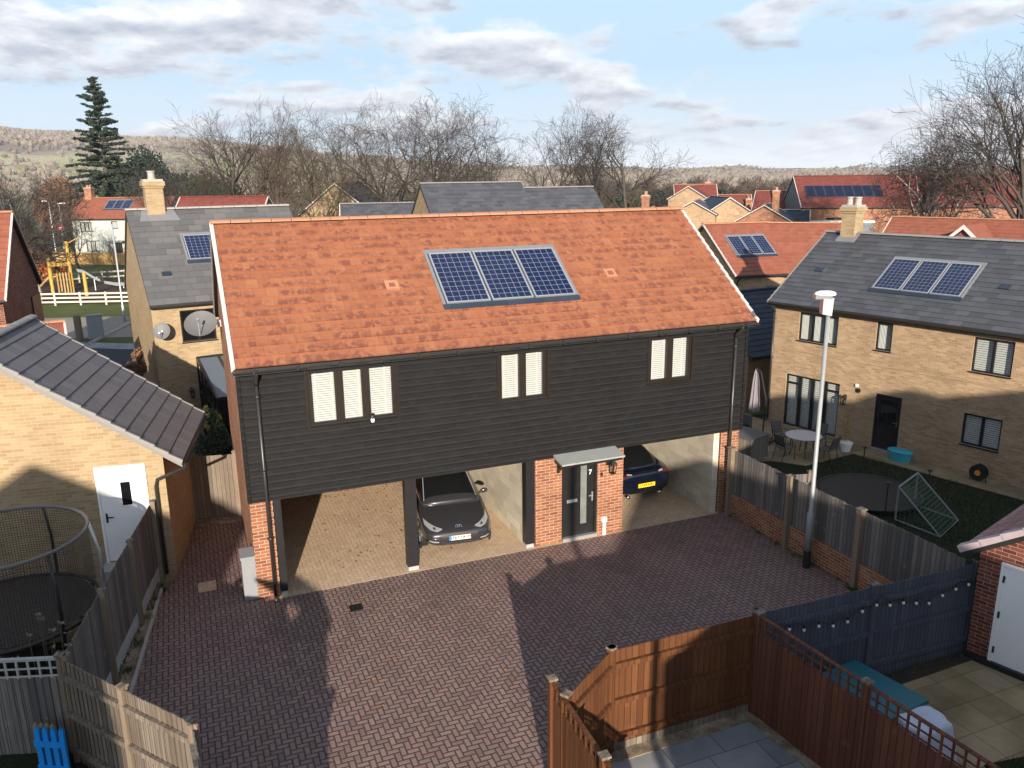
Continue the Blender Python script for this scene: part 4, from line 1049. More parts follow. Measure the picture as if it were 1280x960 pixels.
# left background
r_, o_ = rank('house', 'red brick house with maroon tiled roof behind the buff house chimney', (-.27,48.4), -.5, 6.5, 5.5, -1.3, 6.1, 8.75, 'red_brick', 'red_tile', ridge='red_tile')
r_, o_ = gable_on('house', 'buff gable house with dark slate roof half hidden by bare branches', (11.9,54.2,8.2), 0, 3.2, 2.6, -1.3, 7, 'buff_brick', 'slate', .35)
r_, o_ = rank('house', 'slate roofed house with blue solar panels under the bare trees', (10.6,45.), -.2, 7.5, 6.5, -1.3, 5.9, 8.1, 'red_brick', 'slate', ridge='ridge_grey')
solar_array(r_, o_['P'], .6, 2.2, 1.2, 2.6, 2, tray=False); solar_array(r_, o_['P'], 3.2, 4.8, 1.2, 2.6, 2, tray=False)
# white rendered house
fr = [(1.0,3.55,1.6,1.15,3),(5.1,3.9,.8,.9,1),(7.6,3.6,1.6,1.1,2),(1.5,1.05,1.7,1.35,3),(6.9,1.0,2.,1.35,3)]
r_, o_ = rank('house', 'white rendered house with terracotta roof beyond the playground', (-11.5,103.9), -.45, 12, 7, -1.2, 5.1, 7.6, 'render', 'terracotta_plain', front=fr, verge=None, blind='curtain')
T = o_['T']
f_ = MB(); f_.box(5.2,6.2,.0,.03,0.,2.1,0,T); f_.build('front_door', M['black_paint'], r_)
f_ = MB(); f_.box(4.8,6.6,.0,.7,2.2,2.4,0,T); f_.build('porch_canopy', M['render_grey'], r_)
downpipe(r_, T, .5, 0, 4.9, .07, .3)
chimney(r_, .75, 3.5, 7.0, 8.9, .9, .8, 'red_brick', 2, potmat='ridge')
solar_array(r_, o_['P'], 3.6, 6.9, o_['S']*.45, o_['S']*.85, 3)
# terracotta roofed brick gable at left edge
p_f, p_r = Vector((-6.84,16.85,0)), Vector((-6.49,22.58,0)); yv = (p_r-p_f); W_ = yv.length; yv.normalize(); xv = Vector((yv.y,-yv.x,0))
ang = math.atan2(xv.y, xv.x); Lh = 8
tl = thing('house', 'dark brick gable house with terracotta roof at the left edge of the picture', 'house', p_f-xv*Lh+Vector((0,0,-1.1)), ang)
gable_house(tl, Lh, W_, 5.75, 8.7, 'dark_red_brick', 'terracotta_plain', .1, .14, (), .3, 'ridge', 'verge', fascia='brown_frame')
f_ = MB(); f_.box(Lh+.005,Lh+.06,W_-1.6,W_-.1,-.1,5.3); f_.build('dark_strip', M['black_paint'], tl)  # black strip along the rear edge of the gable
f_ = MB(); f_.box(Lh+.005,Lh+.14,W_-2.1,W_-1.7,3.4,3.7); f_.build('alarm_box', M['play_yellow'], tl)
# small terracotta garage behind the grey garage roof
sgar = thing('garage', 'small garage with terracotta roof and pale verge behind the grey tiled garage', 'garage', (-9.0,9.9,-1.0), .12)
gable_house(sgar, 4.7, 4.0, 4.05, 5.4, 'dark_red_brick', 'terracotta_plain', .25, .14, (), .3, 'ridge', 'verge', fascia='brown_frame')
# pale industrial buildings far left
for i, (x, y, w_, h_, m_, lab) in enumerate([(-46,330,15,6.5,'render_grey','grey flat roofed building far off left of the conifer'),(-66,300,15,5.,'render_grey','low grey flat roofed shed at the far left')]):
    r_ = thing('far_building', lab, 'building', (x,y,-3), .1)
    f_ = MB(); f_.box(0,w_,0,10,-2,h_); f_.box(-.2,w_+.2,-.2,10.2,h_,h_+.4); f_.build('wall', M[m_], r_)
    for j in range(6): f_ = MB(); f_.box(1+j*w_/6.3,1+j*w_/6.3+1.5,-.06,-.0,h_-3,h_-1.4); f_.build('window', M['dark_glass'], r_)
# off-frame neighbours behind the camera (they cast the long shadows)
A_ = thing('house', 'neighbouring gable house behind the viewpoint', 'house', (-16.3,-31,0), 0)
def caster(r_, poly, y0, y1, wall='buff_brick', roof='slate'):
    dv = Vector((-.295*(y1-y0), y0-y1, 0))
    f_ = MB(); f_.prism([(x, y1, z) for x, z in poly], dv); f_.build('wall', M[wall], r_)
    top = sorted([p for p in poly if p[1] > .5], key=lambda p: p[0])
    f_ = MB()
    for a, b in zip(top, top[1:]):
        if abs(a[0]-b[0]) < .05: continue
        d = Vector((b[0]-a[0],0,b[1]-a[1])).normalized(); nn = Vector((-d.z,0,d.x))
        aa = Vector((a[0],y1+.02,a[1])); bb = Vector((b[0],y1+.02,b[1]))
        f_.prism([aa, bb, bb+nn*.06, aa+nn*.06], dv)
    f_.build('roof', M[roof], r_)
    return r_
A_.location = (0,0,0)
caster(A_, [(-16.4,0),(-8.2,0),(-8.0,6.3),(-8.35,7.3),(-8.25,8.45),(-8.9,8.85),(-11.96,10.65),(-15.6,8.5),(-16.4,7.9)], -30.5, -24)
B_ = thing('house', 'second neighbouring house behind the viewpoint', 'house', (0,0,0))
caster(B_, [(1.35,0),(7.9,0),(7.9,6.5),(4.35,8.55),(.55,6.35),(.8,6.0),(1.35,5.9)], -31, -24)
C_ = thing('house', 'third neighbouring house behind the viewpoint', 'house', (0,0,0))
caster(C_, [(8.2,0),(19,0),(19,9.3),(14.5,9.15),(13.9,9.5),(13.2,9.45),(12.7,9.2),(11.2,9.7),(8.2,9.3)], -32, -24.2)
sh = thing('shadow_caster', 'unseen lean to shape added below the picture frame to shade the drive', 'shadow_caster', (0,0,0))  # invented off-frame form, outlined so its shadow edges fall on the drive
f_ = MB(); f_.prism([(-.95,-10,0),(-.95,-10,1.25),(-1.66,-10,2.82),(-2.15,-10,2.6),(-2.2,-10,0)], (0,-1.2,0)); f_.build('wall', M['fence_grey'], sh)
f_ = MB(); f_.prism([(-3.0,-10,3.5),(-1.62,-10,2.92),(-1.62,-10,2.80),(-3.0,-10,3.4)], (0,-1.4,0)); f_.build('roof', M['slate'], sh)
pl = thing('lamp_post', 'lamp post behind the viewpoint', 'lamp post', (5.37-.295*11.5,-18.7,0))
f_ = MB(); f_.tube([(0,0,0),(0,0,7.5)],[.09,.07],12); f_.build('pole', M['steel'], pl)

# ================================================================== GROUND AND SURFACES
def sheet(name, poly, z, mat, label=None, thick=0.):
    f_ = MB()
    if thick: f_.prism([(x, y, z-thick) for x, y in poly], (0,0,thick))
    else: f_.face([(x, y, z) for x, y in poly])
    return struct(f_.build(name, mat), label)
def terrain():
    f_ = MB(); V = {}; 
    rs = [0,6,14,24,36,50,66,85,110,140,180,240,320,430,580,800,1100,1500,2100,3250]
    na = 96
    def h(x, y, r):
        if r < 150: return -1.22
        t = min(1, (r-150)/450); z = -1.22-9*t*t*(3-2*t)
        return z
    from mathutils import noise as mn
    for i, r in enumerate(rs):
        for j in range(na):
            a = 2*PI*j/na; x, y = r*math.sin(a), -16.6+r*math.cos(a)
            f_.v.append((x, y, h(x, y, r)))
    for i in range(len(rs)-1):
        for j in range(na):
            k = (j+1) % na
            f_.f.append((i*na+j, i*na+k, (i+1)*na+k, (i+1)*na+j)); f_.m.append(0 if i < 9 else 1); f_.uv.append(None)
    o = f_.build('ground', [M['grass'], M['field']], smooth=True); struct(o)
terrain()
# hills: wooded ridge to the left, falling away to the right
def hill(name, az0, az1, r0, r1, r2, hts, mat, seed, bumps):
    from mathutils import noise as mn
    f_ = MB(); na, nr = 150, 16
    for i in range(nr+1):
        t = i/nr
        for j in range(na+1):
            s_ = j/na; az = R(az0+(az1-az0)*s_)
            hh = 0
            q = s_*(len(hts)-1); k = min(int(q), len(hts)-2); fq = q-k; fq = fq*fq*(3-2*fq); hh = hts[k]*(1-fq)+hts[k+1]*fq
            prof = math.sin(min(1, t/.75)*PI/2)**1.3 if t < .75 else 1-.5*((t-.75)/.25)**2
            r = r0+(r1-r0)*t/.75 if t < .75 else r1+(r2-r1)*(t-.75)/.25
            x, y = r*math.sin(az), -16.6+r*math.cos(az)
            z = -11+hh*prof+bumps*prof*(mn.noise(Vector((x*.006+seed, y*.006, 0)))+.5*mn.noise(Vector((x*.02, y*.02, seed))))
            f_.v.append((x, y, z))
    for i in range(nr):
        for j in range(na):
            b = i*(na+1)+j; f_.f.append((b, b+1, b+na+2, b+na+1)); f_.m.append(0); f_.uv.append(None)
    o = f_.build(name, mat, smooth=True); struct(o); return o
def hill_mat(name, woods, field, lo, hi):
    m, n, b = newmat(name); p = objn(n); x, y, z = n.xyz(p)
    nz = n.noise(p, .009, 4); 
    zz = n.math('ADD', z, n.math('MULTIPLY', n.math('SUBTRACT', nz, .5), 40))
    wmask = n.rng(zz, lo, hi, 0., 1.)
    patch = n.noise(n.comb(x, n.math('MULTIPLY', y, .35), 3.), .004, 3); pm = n.rng(patch, .53, .56, 0., 1.)
    f1 = n.mix(n.rng(n.noise(n.comb(x, n.math('MULTIPLY', y, .3), 9.), .006, 2), .45, .55, 0., 1.), field[0], field[1])
    tr = n.noise(p, .12, 4, .7); tc = n.ramp(tr, [(.3, woods[0]), (.5, woods[1]), (.7, woods[2])])
    c = n.mix(n.math('MAXIMUM', wmask, n.math('MULTIPLY', pm, .9)), f1, tc)
    n.put(b.inputs['Base Color'], c); b.inputs['Roughness'].default_value = 1.; b.inputs['Specular IOR Level'].default_value = .05
    n.put(b.inputs['Normal'], n.bump(tr, 1., 6.)); return m
HM = hill_mat('wooded hill', [(.16,.125,.1),(.25,.2,.165),(.34,.285,.235)], [(.38,.38,.18),(.46,.43,.27)], 42, 55)
HM2 = hill_mat('far hill', [(.075,.055,.045),(.14,.11,.085),(.19,.16,.12)], [(.24,.22,.12),(.33,.28,.18)], 60, 90)
hill('hill', -34, 40, 900, 2300, 3200, [122,128,134,136,130,120,106,88,66,46,30,20,14,12], HM, 3., 9)
hill('hill', 5, 75, 1100, 2600, 3100, [26,37,38,31,24,20,17,16,15], HM2, 8., 14)

drive = sheet('driveway', [(-2.6,-3.9),(-1.3,-6.5),(-.9,-15),(3.4,-15),(3.5,-7.55),(7.3,-7.15),(12.0,-7.2),(12.0,-.08),(11.7,-.02),(-.0,-.02),(-.02,5.0),(-1.15,5.0),(-1.62,1.93),(-1.95,1.0)], 0, M['paver'], thick=1.4)
sheet('carport_floor', [(.12,-.1),(11.75,-.1),(11.75,6.4),(.12,6.4)], .004, M['paver_tan'], thick=.3)
sheet('gravel_strip', [(-2.95,-4.3),(-2.62,-4.0),(-1.98,1.0),(-2.15,1.6)], .02, M['gravel'], thick=.3)
f_ = MB(); f_.bar((-2.6,-4.05,.01),(-1.95,1.3,.01),.06,.08); o = f_.build('edging_kerb', M['kerb']); struct(o)
sheet('gravel_strip', [(-1.12,4.6),(-.02,4.45),(-.02,4.8),(-1.1,5.0)], .012, M['gravel'], thick=.1)
# left garden, near garden, right garden, patios
sheet('paving', [(-2.05,1.85),(-9,3.0),(-9,-.2),(-2.52,-.6)], .22, M['buff_slab'], thick=1.3)
sheet('lawn', [(-2.52,-.6),(-9,-.2),(-9,-3.6),(-3.15,-4.1)], .2, M['dark_lawn'], thick=1.3)
sheet('lawn', [(-3.05,-4.15),(-9,-3.65),(-9,-16),(-1.1,-16),(-1.35,-6.5)], .05, M['dark_lawn'], thick=1.2)
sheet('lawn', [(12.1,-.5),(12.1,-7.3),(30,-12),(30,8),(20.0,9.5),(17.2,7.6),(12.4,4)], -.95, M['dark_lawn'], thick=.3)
g0 = -.928
def rl(u, v, z=0):  # right house local -> world
    c, s = math.cos(t_r), math.sin(t_r); return (20.418+u*c-v*s, 8.542+u*s+v*c, g0+z)
def rsheet(name, pts, z, mat, thick=.12):
    p = [rl(u, v)[:2] for u, v in pts]; return sheet(name, p, g0+z, mat, thick=thick)
rsheet('patio', [(-2.2,-.0),(-2.2,-5.2),(2.0,-5.2),(2.95,-3.9),(4.0,-3.4),(4.35,-1.05),(12.5,-1.0),(12.5,0)], .0, M['buff_slab'])
sheet('patio', [(3.55,-7.9),(4.5,-7.2),(7.27,-7.2),(7.8,-14),(3.3,-14)], .012, M['grey_slab'], thick=1.2)
f_ = MB(); f_.prism([(4.6,-7.13,.0),(7.26,-7.13,.0),(7.26,-7.36,.0),(4.55,-7.36,.0),(3.75,-7.95,.0),(3.5,-7.8,.0)], (0,0,.03)); f_.prism([(7.1,-7.36,.0),(7.28,-7.36,.0),(7.8,-13,.0),(7.6,-13,.0)], (0,0,.03)); struct(f_.build('gravel_strip', M['gravel']))
sheet('patio', [(7.4,-7.3),(12.05,-7.42),(13.8,-13),(7.6,-13)], .016, M['buff_slab'], thick=1.2)
sheet('lawn', [(9.7,-9.6),(13.0,-10.1),(13.8,-13),(9.3,-13)], .05, M['dark_lawn'], thick=.03)
f_ = MB(); f_.prism([(7.6,-7.27,.0),(11.95,-7.32,.0),(11.95,-7.55,.0),(9.0,-7.62,.0),(7.6,-7.6,.0)], (0,0,.04)); struct(f_.build('soil_border', M['soil']))
# roads, verges and playground on the far left
sheet('road', [(-30,48),(-3.5,40.5),(2,38),(2,46.5),(-3.5,49.5),(-30,57)], -1.19, M['pale_road'])
sheet('road', [(-30,43),(-3.5,30),(2,27),(2,33),(-3.5,36.6),(-30,50)], -1.186, M['asphalt'])
sheet('pavement', [(-9,39.4),(-3.,35.6),(-2.4,37.1),(-8.4,40.9)], -1.17, M['grey_slab'])
f_ = MB(); f_.bar((-6.6,39.4,-1.15),(-3.6,49.3,-1.15),.15,.14); struct(f_.build('kerb', M['kerb']))
sheet('playground_surface', [(-16,61),(-5,58.5),(1,74),(-14,76)], -1.17, M['play_ground'])
sheet('road', [(-60,122),(10,128),(10,134),(-60,130)], -1.16, M['asphalt'])

# ================================================================== FENCES
def fence(name, label, A, B, z0, h, mat, bays=2, side=1, rails=3, board=None, gravel_h=0., gravel_mat='gravelboard', post='post_wood', post_w=.1, trellis=0., bw=.11, railmat=None, brick=0., group=None, posts=None, caps=False, hB=None, post_side=0, ragged=.0):
    """vertical board fence from A to B (xy); side: which side carries the rails (+1 = left of A->B)"""
    A = Vector((*A, z0)); d = Vector((B[0]-A.x, B[1]-A.y, 0)); Ln = d.length
    r_ = thing(name, label, 'fence', A, math.atan2(d.y, d.x), group)
    hB = hB or h; H = lambda u: h+(hB-h)*u/Ln
    zb = gravel_h or brick or .03
    f_ = MB(); u = 0
    while u < Ln-.01:
        w_ = min(bw, Ln-u); o1 = rnd.uniform(-.003,.003); dz = rnd.uniform(-ragged,ragged)
        top = H(u+w_/2)-trellis+dz
        f_.hexa([(u,-.011+o1,zb),(u+w_*1.06,-.011+o1,zb),(u+w_*1.06,-.001+o1,zb),(u,.009+o1,zb),(u,-.011+o1,top),(u+w_*1.06,-.011+o1,top),(u+w_*1.06,-.001+o1,top),(u,.009+o1,top)]); u += w_
    f_.build('panel', M[mat], r_)
    rm = M[railmat or mat]; bays = max(1, bays); bl = Ln/bays
    for i in range(rails):
        frac = (.14+.72*i/max(1, rails-1)); 
        y = .04*side
        for k in range(bays):
            a, b = k*bl+.05, (k+1)*bl-.05
            za, zc = (H(a)-trellis)*frac+zb*.3*(1-frac), (H(b)-trellis)*frac+zb*.3*(1-frac)
            f_ = MB(); f_.bar((a,y,za),(b,y,zc),.055,.085); f_.build('rail', rm, r_)
    f_ = MB(); f_.bar((0,0,h+.012),(Ln,0,hB+.012),.06,.025); 
    if trellis or caps: f_.build('capping_rail', rm, r_)
    if trellis:
        t_ = MB(); nn = int(Ln/.16)
        for k in range(nn+1): t_.box(k*Ln/nn-.014, k*Ln/nn+.014, -.012, .012, H(k*Ln/nn)-trellis-.02, H(k*Ln/nn))
        for q_ in (.04, .5, .93):
            zz = -trellis*q_; t_.bar((0,.012,h+zz),(Ln,.012,hB+zz),.014,.026)
        t_.build('trellis', rm, r_)
    if gravel_h or brick:
        f_ = MB()
        if brick: f_.box(0, Ln, -.06, .06, -1.1, brick)
        else: f_.box(0, Ln, -.025, .025, -.1, gravel_h)
        f_.build('brick_plinth' if brick else 'gravel_board', M['red_brick'] if brick else M[gravel_mat], r_)
    for p in (posts if posts is not None else [i/bays for i in range(bays+1)]):
        f_ = MB(); u = p*Ln; yc = post_side
        f_.box(u-post_w/2, u+post_w/2, yc-post_w/2, yc+post_w/2, -.05, H(u)+.05)
        o = f_.build('post', M[post], r_)
        f_ = MB(); f_.box(u-post_w*.65, u+post_w*.65, yc-post_w*.65, yc+post_w*.65, H(u)+.05, H(u)+.085); f_.face([(u-post_w*.65,yc-post_w*.65,H(u)+.085),(u+post_w*.65,yc-post_w*.65,H(u)+.085),(u,yc,H(u)+.12)]); f_.build('post_cap', M['fence_warm'], o)
    return r_
fence('fence', 'grey feather edge fence on concrete boards running from the white door garage along the drive', (-3.1,-4.05), (-2.0,1.92), 0, 1.8, 'fence_grey', 3, 1, 2, gravel_h=.3, ragged=.006, post_side=-.06)
fence('fence', 'sunlit weathered fence with two wide panels at the lower left corner', (-1.3,-6.41), (-3.1,-4.05), 0, 1.8, 'fence_warm', 2, 1, 3, ragged=.008)
fence('fence', 'end of weathered fence running out of the bottom edge beside the drive', (-1.3,-6.41), (-.95,-10), 0, 1.75, 'fence_grey', 2, -1, 3, ragged=.008)
fence('fence', 'dark weathered fence with square trellis top between the two left gardens', (-3.1,-4.05), (-9,-2.1), 0, 1.83, 'fence_grey', 3, -1, 0, trellis=.3, railmat='gravelboard', ragged=.004)
fence('fence', 'tan board fence closing the alley beside the orange roofed house', (-1.15,5.08), (-.02,4.88), 0, 1.75, 'fence_warm', 1, 1, 2)
fence('fence', 'grey weathered fence on a low red brick wall behind the tall lamp post', (12.02,-.15), (12.1,-7.05), 0, 1.8, 'fence_grey', 3, 1, 2, brick=.62, ragged=.012, post='post_wood', post_w=.13, post_side=-.09, posts=[0.02,.34,.65])
fence('fence', 'slate blue painted fence hung with festoon bulbs', (12.15,-7.25), (7.34,-7.1), 0, 1.8, 'fence_blue', 2, 1, 3, bw=.09, post='fence_blue', gravel_h=.15, gravel_mat='fence_blue')
fence('fence', 'orange brown fence panel with a pole shadow across it', (7.3,-7.12), (4.62,-7.1), 0, 1.8, 'fence_brown', 1, 1, 3, post='fence_brown', gravel_h=.16, gravel_mat='fence_warm')
fence('fence', 'short orange brown panel angled at the corner of the grey patio', (4.62,-7.1), (3.5,-7.85), 0, 1.8, 'fence_brown', 1, 1, 3, post='fence_brown')
fence('fence', 'orange brown fence with narrow lattice strip beside the grey patio', (3.47,-7.45), (3.25,-12.5), 0, 1.8, 'fence_brown', 3, 1, 3, post='fence_brown', trellis=.22)
fence('fence', 'dark red brown fence with square trellis top between the two patios', (7.28,-7.2), (7.85,-13.5), 0, 1.83, 'fence_darkbrown', 3, -1, 0, trellis=.3, post='fence_darkbrown', posts=[0,.33,.66])
fence('fence', 'short board fence closing the gap beside the black boarded wall', (20.7,12.6), (22.2,11.0), -.95, 2.3, 'fence_warm', 1, -1, 2)
fence('fence', 'low dark planter fence behind the brick pier', (12.1,-.12), (14.2,-.7), -.95, 1.9, 'fence_grey', 1, -1, 2)
fence('fence', 'new yellow close boarded fence beyond the playground', (-17.5,97.6), (-3.5,88), -1.2, 1.45, 'fence_yellow', 6, 1, 2, bw=.14, post='fence_yellow')
def rail_fence(label, A, B, z0, h, n_, nr=3, mat='rail_white'):
    d = Vector((B[0]-A[0], B[1]-A[1], 0)); r_ = thing('rail_fence', label, 'fence', (*A, z0), math.atan2(d.y, d.x))
    for i in range(n_+1):
        f_ = MB(); u = d.length*i/n_; f_.box(u-.07,u+.07,-.07,.07,-.05,h+.06); f_.build('post', M[mat], r_)
    for k in range(nr):
        f_ = MB(); z = h*(k+1)/nr-.06; f_.box(0,d.length,-.09,-.05,z-.07,z+.07); f_.build('rail', M[mat], r_)
rail_fence('pale three rail timber fence in front of the playground', (-14.5,59.8), (-1,55.0), -1.2, 1.0, 7)
rail_fence('pale rail fence at the back of the playground', (-16.5,73), (0,75.5), -1.2, 1.0, 8, 2)

# ================================================================== CARS
def car(name, label, loc, rz, paint, prof, feats):
    """car facing -y in local space, front bumper at y=0; prof: list of stations (y, half width, zbot, zshoulder, ztop)"""
    r_ = thing(name, label, 'car', loc, rz)
    bm = bmesh.new(); rings = []
    for (y, w, zb, zs, zt) in prof['body']:
        pts = [(0,zb),(w*.55,zb),(w*.93,zb+.05),(w,zb+.2),(w*1.0,(zb+zs)/2+.05),(w*.985,zs-.04),(w*.93,zs+.02),(w*.6,zt-.01),(0,zt)]
        ring = [bm.verts.new((x, y, z)) for x, z in pts]+[bm.verts.new((-x, y, z)) for x, z in reversed(pts[1:-1])]
        rings.append(ring)
    nr = len(rings[0])
    for a, b in zip(rings, rings[1:]):
        for i in range(nr): bm.faces.new((a[i], a[(i+1)%nr], b[(i+1)%nr], b[i]))
    bm.faces.new(rings[0]); bm.faces.new(list(reversed(rings[-1])))
    bmesh.ops.recalc_face_normals(bm, faces=bm.faces)
    # greenhouse
    bg_ = bmesh.new(); gr_ = []
    for (y, wb, zb, wt, zt) in prof['cabin']:
        pts = [(wb,zb-.06),(wb,zb),(wb+(wt-wb)*.5,zb+(zt-zb)*.5),(wt,zt-.07),(wt*.86,zt-.015),(wt*.45,zt+.012),(0,zt+.02)]
        gr_.append([bg_.verts.new((x,y,z)) for x, z in pts]+[bg_.verts.new((-x,y,z)) for x, z in reversed(pts[:-1])])
    n2 = len(gr_[0]); ns = len(gr_)
    for k, (a, b) in enumerate(zip(gr_, gr_[1:])):
        for i in range(n2-1):
            f = bg_.faces.new((a[i], a[i+1], b[i+1], b[i]))
            side = i in (1,2,n2-3,n2-4); 
            if k in prof['screen'] and 1 < i < n2-3: f.material_index = 1 if k == prof['screen'][0] else 2
            elif side and k in prof['sideglass']: f.material_index = 3
    bg_.faces.new(gr_[0]); bg_.faces.new(list(reversed(gr_[-1])))
    bmesh.ops.recalc_face_normals(bg_, faces=bg_.faces)
    def sub(bm_, lv=2):
        me = bpy.data.meshes.new('tmp'); bm_.to_mesh(me); o = bpy.data.objects.new('tmp', me); COL.objects.link(o)
        md = o.modifiers.new('s', 'SUBSURF'); md.levels = lv; md.render_levels = lv
        bpy.context.view_layer.update()
        ev = bpy.data.meshes.new_from_object(o.evaluated_get(bpy.context.evaluated_depsgraph_get()))
        bpy.data.objects.remove(o); bpy.data.meshes.remove(me); return ev
    mb_ = sub(bm); mg = sub(bg_)
    def link(me, nm, mat, par=r_):
        me.materials.clear(); me.materials.append(mat)
        for p in me.polygons: p.use_smooth = True; p.material_index = 0
        o = bpy.data.objects.new(nm, me); COL.objects.link(o); o.parent = par; return o
    verts = [v.co.copy() for v in mb_.vertices]; polys = [tuple(p.vertices) for p in mb_.polygons]
    tb = BVHTree.FromPolygons(verts, polys)
    vg_ = [v.co.copy() for v in mg.vertices]; pg = [tuple(p.vertices) for p in mg.polygons]
    tg = BVHTree.FromPolygons(vg_, pg)
    mb_.name = 'body'; link(mb_, 'body', M[paint])
    for mi, nm, mat in ((0,'roof',paint),(1,'windscreen','dark_glass'),(2,'rear_window','dark_glass'),(3,'side_window','dark_glass')):
        bb = bmesh.new(); bb.from_mesh(mg)
        bmesh.ops.delete(bb, geom=[f for f in bb.faces if f.material_index != mi], context='FACES')
        if len(bb.faces):
            me = bpy.data.meshes.new(nm); bb.to_mesh(me); link(me, nm, M[mat])
        bb.free()
    # wheels
    for (wy) in prof['wheels']:
        for sx in (-1, 1):
            W = prof['hw']; c = Vector((sx*(W-.12), wy, .31))
            Tw = lambda x, y, z, c=c, sx=sx: (c.x+sx*z, c.y+x, c.z+y)
            m_ = MB(); m_.lathe([(.19,-.1),(.27,-.1),(.305,-.06),(.31,.0),(.305,.08),(.27,.115),(.2,.115)], 28, (0,0,0), 0, Tw)
            wo = m_.build('wheel', M['tyre'], r_, smooth=True)
            m_ = MB(); m_.lathe([(.2,.1),(.19,.07),(.0,.06)], 24, (0,0,0), 0, Tw)
            for k in range(8):
                a = 2*PI*k/8; m_.bar(Tw(.05*math.cos(a),.05*math.sin(a),.095), Tw(.2*math.cos(a),.2*math.sin(a),.108), .045, .03)
            m_.build('rim', M['alu'], wo)
            m_ = MB(); m_.lathe([(.31,.118),(.365,.122),(.365,.09)], 28, (0,0,0), 0, Tw); m_.build('wheel_arch', M['black_plastic'], r_)
    def patch(nm, mat, top, bot, dirn, off=.006, n_=14, k_=5, tree=tb, par=r_, org=None):
        """strip between two polylines (x,z) thrown onto the body along dirn (+1 from the front, -1 from the back)"""
        def samp(pl, t):
            q = t*(len(pl)-1); i = min(int(q), len(pl)-2); f = q-i
            return (pl[i][0]*(1-f)+pl[i+1][0]*f, pl[i][1]*(1-f)+pl[i+1][1]*f)
        m_ = MB(); G = []
        for i in range(n_+1):
            row = []
            for j in range(k_+1):
                a = samp(top, i/n_); b = samp(bot, i/n_); s = j/k_
                x, z = a[0]*(1-s)+b[0]*s, a[1]*(1-s)+b[1]*s
                hit = tree.ray_cast(Vector((x, -3 if dirn > 0 else 9, z)), Vector((0, dirn, 0)))
                row.append(hit[0]-Vector((0, dirn*off, 0)) if hit[0] else None)
            G.append(row)
        for i in range(n_):
            for j in range(k_):
                q = (G[i][j], G[i+1][j], G[i+1][j+1], G[i][j+1])
                if all(p is not None for p in q): m_.face(q)
        if m_.f: return m_.build(nm, mat if not isinstance(mat, str) else M[mat], par, smooth=True)
    feats(r_, patch, tb, tg)
    return r_

